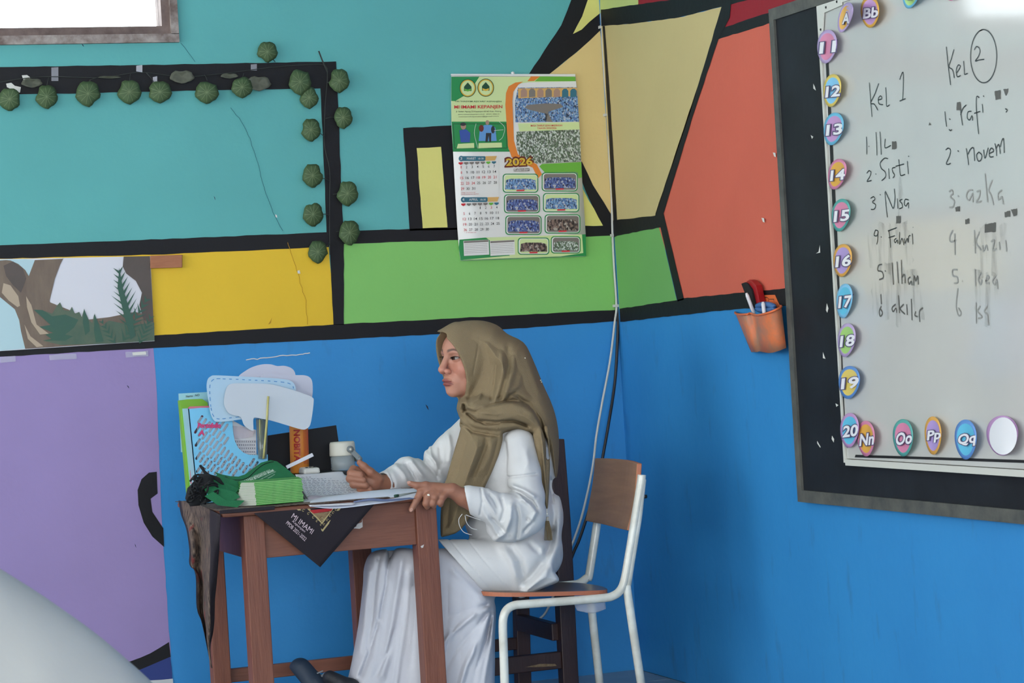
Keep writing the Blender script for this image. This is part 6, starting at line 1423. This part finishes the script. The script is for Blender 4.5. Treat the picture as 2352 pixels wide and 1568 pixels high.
# --- long skirt
def skirt(p):
    u, v, w_ = p[:, 0], p[:, 1], p[:, 2]
    d = smin(cap(p, (1185, 1312, -70), (935, 1308, -102), 58, 47), cap(p, (1185, 1312, 25), (887, 1314, -30), 58, 44), 6)
    Lf = sm([(850, 1272), (880, 1262), (960, 1262), (1060, 1300), (1120, 1350), (1137, 1390), (1136, 1480), (1138, 1600), (1140, 1700), (960, 1705), (770, 1700), (785, 1600), (800, 1556), (812, 1500), (824, 1430), (833, 1350), (838, 1300)])
    sk = pillow(p, Lf, lambda q: -52+0*q[:, 0]-(q[:, 0]-1000)*0.10, 88, 48)
    d = smin(d, sk, 16)
    R_ = [([(900, 1256), (893, 1290), (886, 1340), (872, 1420), (850, 1500), (826, 1560)], 6.5, -12), ([(872, 1275), (862, 1340), (856, 1420), (842, 1500)], 6, -5), ([(925, 1270), (915, 1340), (900, 1430), (885, 1520), (872, 1570)], 10, 7), ([(885, 1330), (872, 1380), (868, 1420), (876, 1440)], 5, 6), ([(910, 1440), (890, 1500), (850, 1568)], 6, -5), ([(850, 1300), (842, 1370), (836, 1440), (822, 1510)], 7, 5),
          ([(940, 1300), (935, 1400), (915, 1520), (905, 1600)], 8, 4), ([(955, 1330), (952, 1420), (942, 1540)], 6, -4), ([(868, 1440), (858, 1480), (830, 1556)], 5, 5),
          ([(1132, 1394), (1090, 1412), (1040, 1452), (1000, 1500)], 7, 6), ([(1132, 1394), (1100, 1430), (1050, 1490), (1010, 1560)], 6, -6), ([(1130, 1396), (1105, 1460), (1070, 1530), (1050, 1600)], 8, 7), ([(1132, 1398), (1118, 1470), (1092, 1540), (1080, 1620)], 6, -6), ([(1134, 1400), (1128, 1480), (1112, 1560), (1105, 1640)], 6, 5), ([(1128, 1388), (1080, 1398), (1020, 1420)], 6, -4), ([(1030, 1300), (1070, 1340), (1110, 1378)], 9, 4), ([(1040, 1440), (1020, 1500), (1015, 1568)], 9, 5), ([(1060, 1400), (1030, 1470), (1020, 1520)], 4, -4)]
    for pts, wd, h in R_: d = d+ridge(p, pts, wd*0.85, h*(1.7 if h > 0 else 1.9), -260, -10)
    d = d+0.9*np.sin(u*0.21+v*0.045)*np.clip((v-1330)/200, 0, 1)
    # straight behind the desk rails
    return d
M['skirt_c'] = mat('white_skirt_cloth', (206, 208, 217), 0.75, (198, 200, 210), 9, 0.5, 0.15, 700); M['tunic_c'] = mat('white_tunic_cotton', (212, 213, 214), 0.8, (206, 207, 209), 9, 0.5, 0.2, 800)
v_, q_ = nets(skirt, (750, 1235, -215), (1270, 1692, 125), 3.0, slack=4.5)
mesh_from('skirt', [(relax(v_, q_, 1, 0.4), q_)], M['skirt_c'], woman)

# --- tunic
def tunic(p):
    u, v, w_ = p[:, 0], p[:, 1], p[:, 2]
    d = ell(p, (1168, 1065, 5), (108, 112, 122)); d = smin(d, ell(p, (1178, 1185, -8), (112, 100, 118)), 20)
    d = smin(d, ell(p, (1196, 1275, -25), (97, 72, 128)), 22)
    th = smin(cap(p, (1190, 1304, -80), (1000, 1298, -108), 66, 60), cap(p, (1190, 1304, 25), (950, 1300, -50), 66, 60), 8)
    d = smin(d, th, 14)
    # front hem: everything left of the hem line is cut away; also the seat cuts the underside
    hem = -((u-1003)*0.752-(v-1236)*0.659)
    seat = (v-(1387-(u-1135)*0.335))*0.95
    d = smax(d, hem, 2); d = smax(d, seat, 5)
    flap = inflate(p, sm([(1195, 1372), (1215, 1330), (1255, 1300), (1276, 1316), (1284, 1334), (1262, 1345), (1230, 1358)], 3), -95, 40, 10); d = smin(d, flap, 6)
    R_ = [([(1285, 1180), (1282, 1250), (1262, 1300), (1225, 1340), (1190, 1362)], 10, 7), ([(1272, 1200), (1262, 1260), (1230, 1310), (1200, 1345)], 7, -6), ([(1170, 1250), (1195, 1285), (1205, 1330), (1200, 1350)], 7, -6), ([(1150, 1252), (1175, 1290), (1190, 1340)], 8, 5), ([(1210, 1240), (1228, 1260), (1245, 1272)], 6, -4), ([(1262, 1140), (1272, 1180), (1270, 1230)], 6, -4), ([(1240, 1250), (1250, 1275), (1240, 1300)], 6, 4),
          ([(1030, 1236), (1075, 1290), (1118, 1340), (1152, 1384)], 1.6, -2.0), ([(1072, 1236), (1110, 1285), (1150, 1330), (1180, 1366)], 1.5, -1.2), ([(1278, 1080), (1286, 1140), (1287, 1200)], 7, 4), ([(1262, 1090), (1268, 1140), (1272, 1160)], 4, -4)]
    for pts, wd, h in R_: d = d+ridge(p, pts, wd, h*(1.5 if wd > 2 else 1.2), -300, 0)
    # near sleeve
    s = chain(p, [(1192, 1024, -92, 40), (1204, 1085, -128, 37), (1210, 1140, -150, 40), (1208, 1182, -164, 44)], 10)
    s = smin(s, chain(p, [(1208, 1184, -166, 44), (1160, 1178, -190, 44), (1118, 1160, -202, 35), (1100, 1152, -208, 32), (1076, 1145, -215, 31)], 10), 12)
    s = smin(s, ell(p, (1168, 1214, -178), (52, 32, 34)), 14)
    RS = [([(1162, 1096), (1200, 1092), (1234, 1088)], 2.5, -3.5), ([(1160, 1010), (1163, 1050), (1158, 1085)], 4, -5), ([(1160, 1120), (1195, 1132), (1222, 1150), (1236, 1172)], 4, -6), ([(1168, 1112), (1205, 1126), (1235, 1145)], 5, 5), ([(1188, 1140), (1215, 1158), (1230, 1176), (1212, 1210)], 6, 5), ([(1185, 1158), (1192, 1185), (1190, 1220), (1186, 1240)], 4, -5), ([(1175, 1150), (1172, 1190), (1160, 1225), (1130, 1244)], 6, 5), ([(1120, 1130), (1135, 1148), (1145, 1170)], 4, -4), ([(1110, 1136), (1125, 1160), (1140, 1185)], 4, 3.5), ([(1104, 1120), (1108, 1150), (1102, 1185)], 2, -2.5), ([(1150, 1140), (1158, 1170), (1150, 1200)], 4, -4), ([(1205, 1186), (1222, 1200), (1200, 1226)], 4, -4), ([(1125, 1185), (1145, 1205), (1168, 1232)], 4, -4), ([(1115, 1180), (1135, 1215), (1150, 1238)], 5, 4), ([(1178, 1125), (1196, 1138), (1212, 1156)], 3, 3), ([(1205, 1020), (1212, 1060), (1210, 1085)], 9, 3)]
    for pts, wd, h in RS: s = s+ridge(p, pts, wd*0.9, h*1.7, -300, -90)
    s = s+0.8*np.sin((u-v*0.35)*0.42)*np.clip(1-np.abs(u-1120)/28, 0, 1)
    s = smax(s, -((u-1071)*0.97-(v-1145)*0.22), 1.5)
    s = smax(s, -cap(p, (1040, 1136, -222), (1100, 1152, -209), 24, 22.5), 1.5)
    # far sleeve
    t = chain(p, [(1090, 992, 92, 46), (1040, 1038, 74, 44), (992, 1085, 58, 41)], 10)
    t = smin(t, chain(p, [(992, 1086, 58, 40), (945, 1092, 10, 37), (912, 1100, -30, 31), (888, 1107, -60, 27)], 10), 10)
    t = smin(t, ell(p, (930, 1075, 6), (24, 26, 30)), 12)
    RT = [([(962, 1040), (975, 1062), (1000, 1090), (1010, 1105)], 5, -6), ([(972, 1030), (1000, 1060), (1015, 1095)], 6, 5), ([(940, 1052), (955, 1072), (975, 1100)], 5, 5), ([(930, 1062), (945, 1085), (958, 1110)], 4, -5), ([(905, 1065), (925, 1085), (938, 1108)], 5, 4), ([(1010, 1020), (1012, 1060), (1004, 1100)], 5, -4), ([(1028, 990), (1035, 1030), (1030, 1070)], 6, 4), ([(895, 1085), (905, 1108), (904, 1125)], 4, -3), ([(985, 1020), (992, 1048), (1006, 1072)], 4, 3.5)]
    for pts, wd, h in RT: t = t+ridge(p, pts, wd*0.9, h*1.6, -100, 200)
    nd = np.array([-0.62, 0.1, -0.78]); cutp = (p-np.array([872, 1108, -62])) @ nd
    t = smax(t, cutp, 1.5); t = smax(t, -cap(p, (858, 1107, -90), (898, 1105, -46), 20, 19), 1.5)
    return smin(smin(d, t, 5), s, 3)
v_, q_ = nets(tunic, (835, 925, -262), (1306, 1404, 160), 2.4, slack=2.0)
tun = mesh_from('tunic', [(relax(v_, q_, 1, 0.35), q_)], M['tunic_c'], woman)
# cuff ties hanging under the near sleeve
part('cuff_ties', *merge([tube_geo(catmull([tw(*p) for p in L], 5), 0.0011, 6) for L in ([(1062, 1180, -214), (1054, 1192, -214), (1056, 1208, -212), (1066, 1222, -208), (1084, 1228, -206)], [(1070, 1182, -216), (1080, 1186, -215), (1092, 1190, -214), (1104, 1194, -212)], [(1068, 1183, -214), (1072, 1200, -214), (1082, 1212, -210), (1096, 1216, -206)])]), M['tunic_c'], tun, True)

# --- headscarf
def fe(t):   # how far forward the scarf edge reaches at height t
    return np.interp(t, [-90, -64, -52, -40, -22, -6, 14, 34, 56, 74, 88, 100, 130], [92, 90, 82, 73, 64, 57.5, 49, 42, 36, 34, 36, 42, 60])
VEIL = sm([(1040, 775), (1062, 752), (1100, 741), (1140, 747), (1164, 766), (1202, 786), (1224, 826), (1248, 884), (1270, 934), (1282, 985), (1284, 1045), (1278, 1098), (1266, 1072), (1254, 1030), (1236, 1000), (1180, 985), (1110, 980), (1068, 950), (1060, 915), (1085, 860), (1075, 810)], 3)
WRAP = sm([(1056, 916), (1078, 908), (1110, 900), (1180, 905), (1228, 930), (1254, 968), (1264, 1010), (1256, 1040), (1240, 1034), (1228, 1008), (1210, 993), (1188, 990), (1166, 997), (1148, 1004), (1112, 1000), (1078, 988), (1060, 962), (1050, 936)], 3)
DROP = sm([(1060, 960), (1100, 975), (1152, 990), (1150, 1030), (1136, 1070), (1110, 1126), (1095, 1160), (1060, 1215), (1020, 1232), (1012, 1225), (1013, 1165), (1020, 1110), (1034, 1050), (1050, 1000)], 3)
TAIL = sm([(1226, 1000), (1240, 975), (1258, 990), (1264, 1040), (1262, 1100), (1260, 1145), (1257, 1170), (1250, 1150), (1240, 1100), (1233, 1050)], 3)
def scarf(p):
    q = loc(p); a = np.abs(q[:, 1])
    # hood round the face
    o = smin(ell(q, (14, 0, 6), (84, 58, 90)), ell(q, (-20, 0, -8), (84, 66, 78)), 12)
    o = smin(o, cap(q, (40, 0, -70), (86, 0, -57), 9, 6), 14)
    inner = ell(q, (40, 0, 20), (80, 46, 79)); inner = smin(inner, cap(q, (60, 0, -45), (110, 0, -45), 15, 15), 10)
    fr = np.where(q[:, 0] > 24, 0, 24-q[:, 0]) # hollow only in the front half
    o = smax(o, q[:, 0]-fe(q[:, 2])-0.02*a, 2.0)
    o = smax(o, -(inner+fr), 2.0)
    veil = inflate(p, VEIL, 8, 92, 40)
    veil = smax(veil, q[:, 0]-np.minimum(fe(q[:, 2]), 60)+14, 4)
    d = smin(o, veil, 10)
    wr = inflate(p, WRAP, -22, 122, 46); wr = smax(wr, -(ell(q, (30, 0, 30), (44, 40, 64))), 3)
    d = smin(d, wr, 6)
    dr = inflate(p, DROP, lambda z: -84+(z[:, 0]-1080)*-0.25-np.clip(z[:, 1]-1000, 0, 250)*0.10, 24, 9)
    d = smin(d, dr, 6)
    tl = inflate(p, TAIL, lambda z: -112+0*z[:, 0], 15, 8); d = smin(d, tl, 5)
    Rh = [([(1165, 792), (1168, 840), (1158, 885), (1146, 922)], 5, -6), ([(1152, 800), (1154, 850), (1142, 900), (1134, 925)], 6, 5), ([(1140, 830), (1136, 880), (1128, 924)], 4, -4), ([(1183, 800), (1180, 850), (1168, 890), (1152, 925)], 7, 5), ([(1188, 898), (1172, 908), (1158, 924)], 3.5, -6), ([(1200, 850), (1190, 885), (1172, 900)], 7, 4),
          ([(1064, 922), (1068, 940), (1090, 946), (1130, 930), (1180, 918), (1215, 925)], 4, -7), ([(1075, 932), (1120, 940), (1170, 930), (1205, 935), (1235, 962)], 9, 6), ([(1068, 945), (1095, 966), (1140, 968), (1180, 966), (1215, 978)], 3.5, -7), ([(1100, 968), (1115, 974), (1150, 972)], 2.5, -5), ([(1060, 962), (1095, 980), (1140, 985), (1190, 978), (1225, 996)], 8, 6), ([(1056, 968), (1085, 992), (1117, 998), (1150, 1002)], 3.5, -6), ([(1062, 918), (1054, 940), (1062, 960)], 5, 4),
          ([(1080, 880), (1075, 905), (1062, 918)], 4, 2.5), ([(1092, 880), (1086, 905), (1070, 926)], 3.5, -1.5), ([(1102, 772), (1094, 820), (1086, 862)], 1.5, -1.6), ([(1110, 890), (1100, 915), (1078, 928)], 4, 3),
          ([(1181, 905), (1217, 930), (1240, 966), (1254, 1010), (1257, 1060)], 4, -7), ([(1190, 898), (1225, 915), (1250, 950), (1266, 1000)], 8, 4), ([(1219, 934), (1232, 960), (1244, 990)], 4, 3), ([(1210, 935), (1205, 930), (1214, 940)], 3, -4),
          ([(1119, 1000), (1112, 1030), (1100, 1060), (1084, 1100)], 5, -7), ([(1134, 1006), (1124, 1050), (1104, 1090)], 7, 5), ([(1100, 1002), (1088, 1045), (1068, 1105)], 7, 5), ([(1057, 978), (1046, 1015), (1033, 1060), (1020, 1105)], 3, -6), ([(1075, 1000), (1062, 1050), (1045, 1110)], 6, -3), ([(1060, 1120), (1050, 1160), (1040, 1215)], 7, 4), ([(1040, 1120), (1032, 1165), (1026, 1215)], 5, -4), ([(1144, 1010), (1134, 1050), (1116, 1095)], 3, -3),
          ([(1246, 1010), (1250, 1070), (1254, 1130)], 4, 4), ([(1240, 1030), (1246, 1090), (1252, 1140)], 2.5, -3), ([(1200, 800), (1222, 860), (1245, 920)], 8, 3)]
    for pts, wd, h in Rh: d = d+ridge(p, pts, wd, h*(1.3 if h < 0 else 1.15), -300, 20)
    return d
M['scarf_c'] = mat('olive_brown_crepe', (136, 119, 90), 0.85, (128, 111, 84), 14, 0.5, 0.5, 420)
v_, q_ = nets(scarf, (985, 730, -178), (1298, 1245, 116), 1.9, slack=2.8)
scf = mesh_from('headscarf', [(relax(v_, q_, 2, 0.45), q_)], M['scarf_c'], woman)
# dark under-cap edge at the forehead
# pins, tassel
for (u, v, w_) in ((1126, 772, -72), (1130, 777, -74), (1201, 820, -70), (1206, 822, -70), (1242, 873, -58), (1244, 877, -58)):
    lathe('scarf_pin', tw(u, v, w_), [(0, -.002), (.0016, -.001), (.0018, .0008), (0, .002)], M['gem'], scf, 8, -CF)
tc_ = [(1256, 1168, -122), (1256, 1184, -124)]
tube('tassel_cord', [tw(*p) for p in tc_], 0.0018, M['gem'], scf, 6)
lathe('tassel_bead', tw(1256, 1180, -125), [(0, -.005), (.004, -.004), (.0045, 0), (.004, .004), (0, .005)], M['gem'], scf, 10)
lathe('tassel_clasp', tw(1257, 1191, -125), [(0, -.008), (.005, -.008), (.005, .006), (0, .006)], mat('pale_clasp', (196, 190, 176), 0.4), scf, 12)
gs = []
for k in range(26):
    a = 2*PI*k/26; r0 = 4.5 if k % 2 else 2.5
    gs.append(tube_geo([tw(1257+r0*0.8*math.cos(a), 1196, -125+r0*math.sin(a)), tw(1259+r0*1.6*math.cos(a), 1218, -125+r0*1.4*math.sin(a)), tw(1260+r0*1.9*math.cos(a), 1239+(k % 3), -125+r0*1.6*math.sin(a))], 0.0012, 5))
part('tassel', *merge(gs), M['scarf_c'], scf, True)['label'] = 'olive thread tassel'
# --- shoes
M['shoe'] = mat('black_canvas_shoe', (26, 28, 34), 0.6, (34, 40, 50), 20, 0.4, 0.3, 200); M['sole'] = mat('navy_rubber_sole', (40, 56, 76), 0.55)
def shoe1(p): return smax(chain(p, [(690, 1536, -30, 26), (720, 1572, -40, 27), (770, 1625, -50, 28)], 8), -(((p[:, 0]-700)*0.78-(p[:, 1]-1540)*0.62)+24), 3)
def shoe2(p): return smin(chain(p, [(758, 1556, -96, 17), (800, 1582, -104, 24), (850, 1622, -112, 27)], 8), ell(p, (806, 1584, -110), (24, 26, 24)), 6)
v_, q_ = nets(shoe1, (650, 1500, -90), (812, 1665, 10), 3.0); s1_ = mesh_from('shoe', [(v_, q_)], M['sole'], woman)
v_, q_ = nets(shoe2, (730, 1530, -150), (890, 1660, -60), 3.0); s2_ = mesh_from('shoe', [(v_, q_)], M['shoe'], woman)
part('shoe_strap', *merge([ribbon_geo([tw(728, 1546, -58), tw(742, 1540, -60)], 0.004, -CF), ribbon_geo([tw(738, 1553, -62), tw(746, 1546, -63)], 0.006, -CF), ribbon_geo([tw(742, 1556, -64), tw(750, 1562, -66)], 0.003, -CF)]), mat('grey_strap', (128, 134, 140), 0.5), s1_)
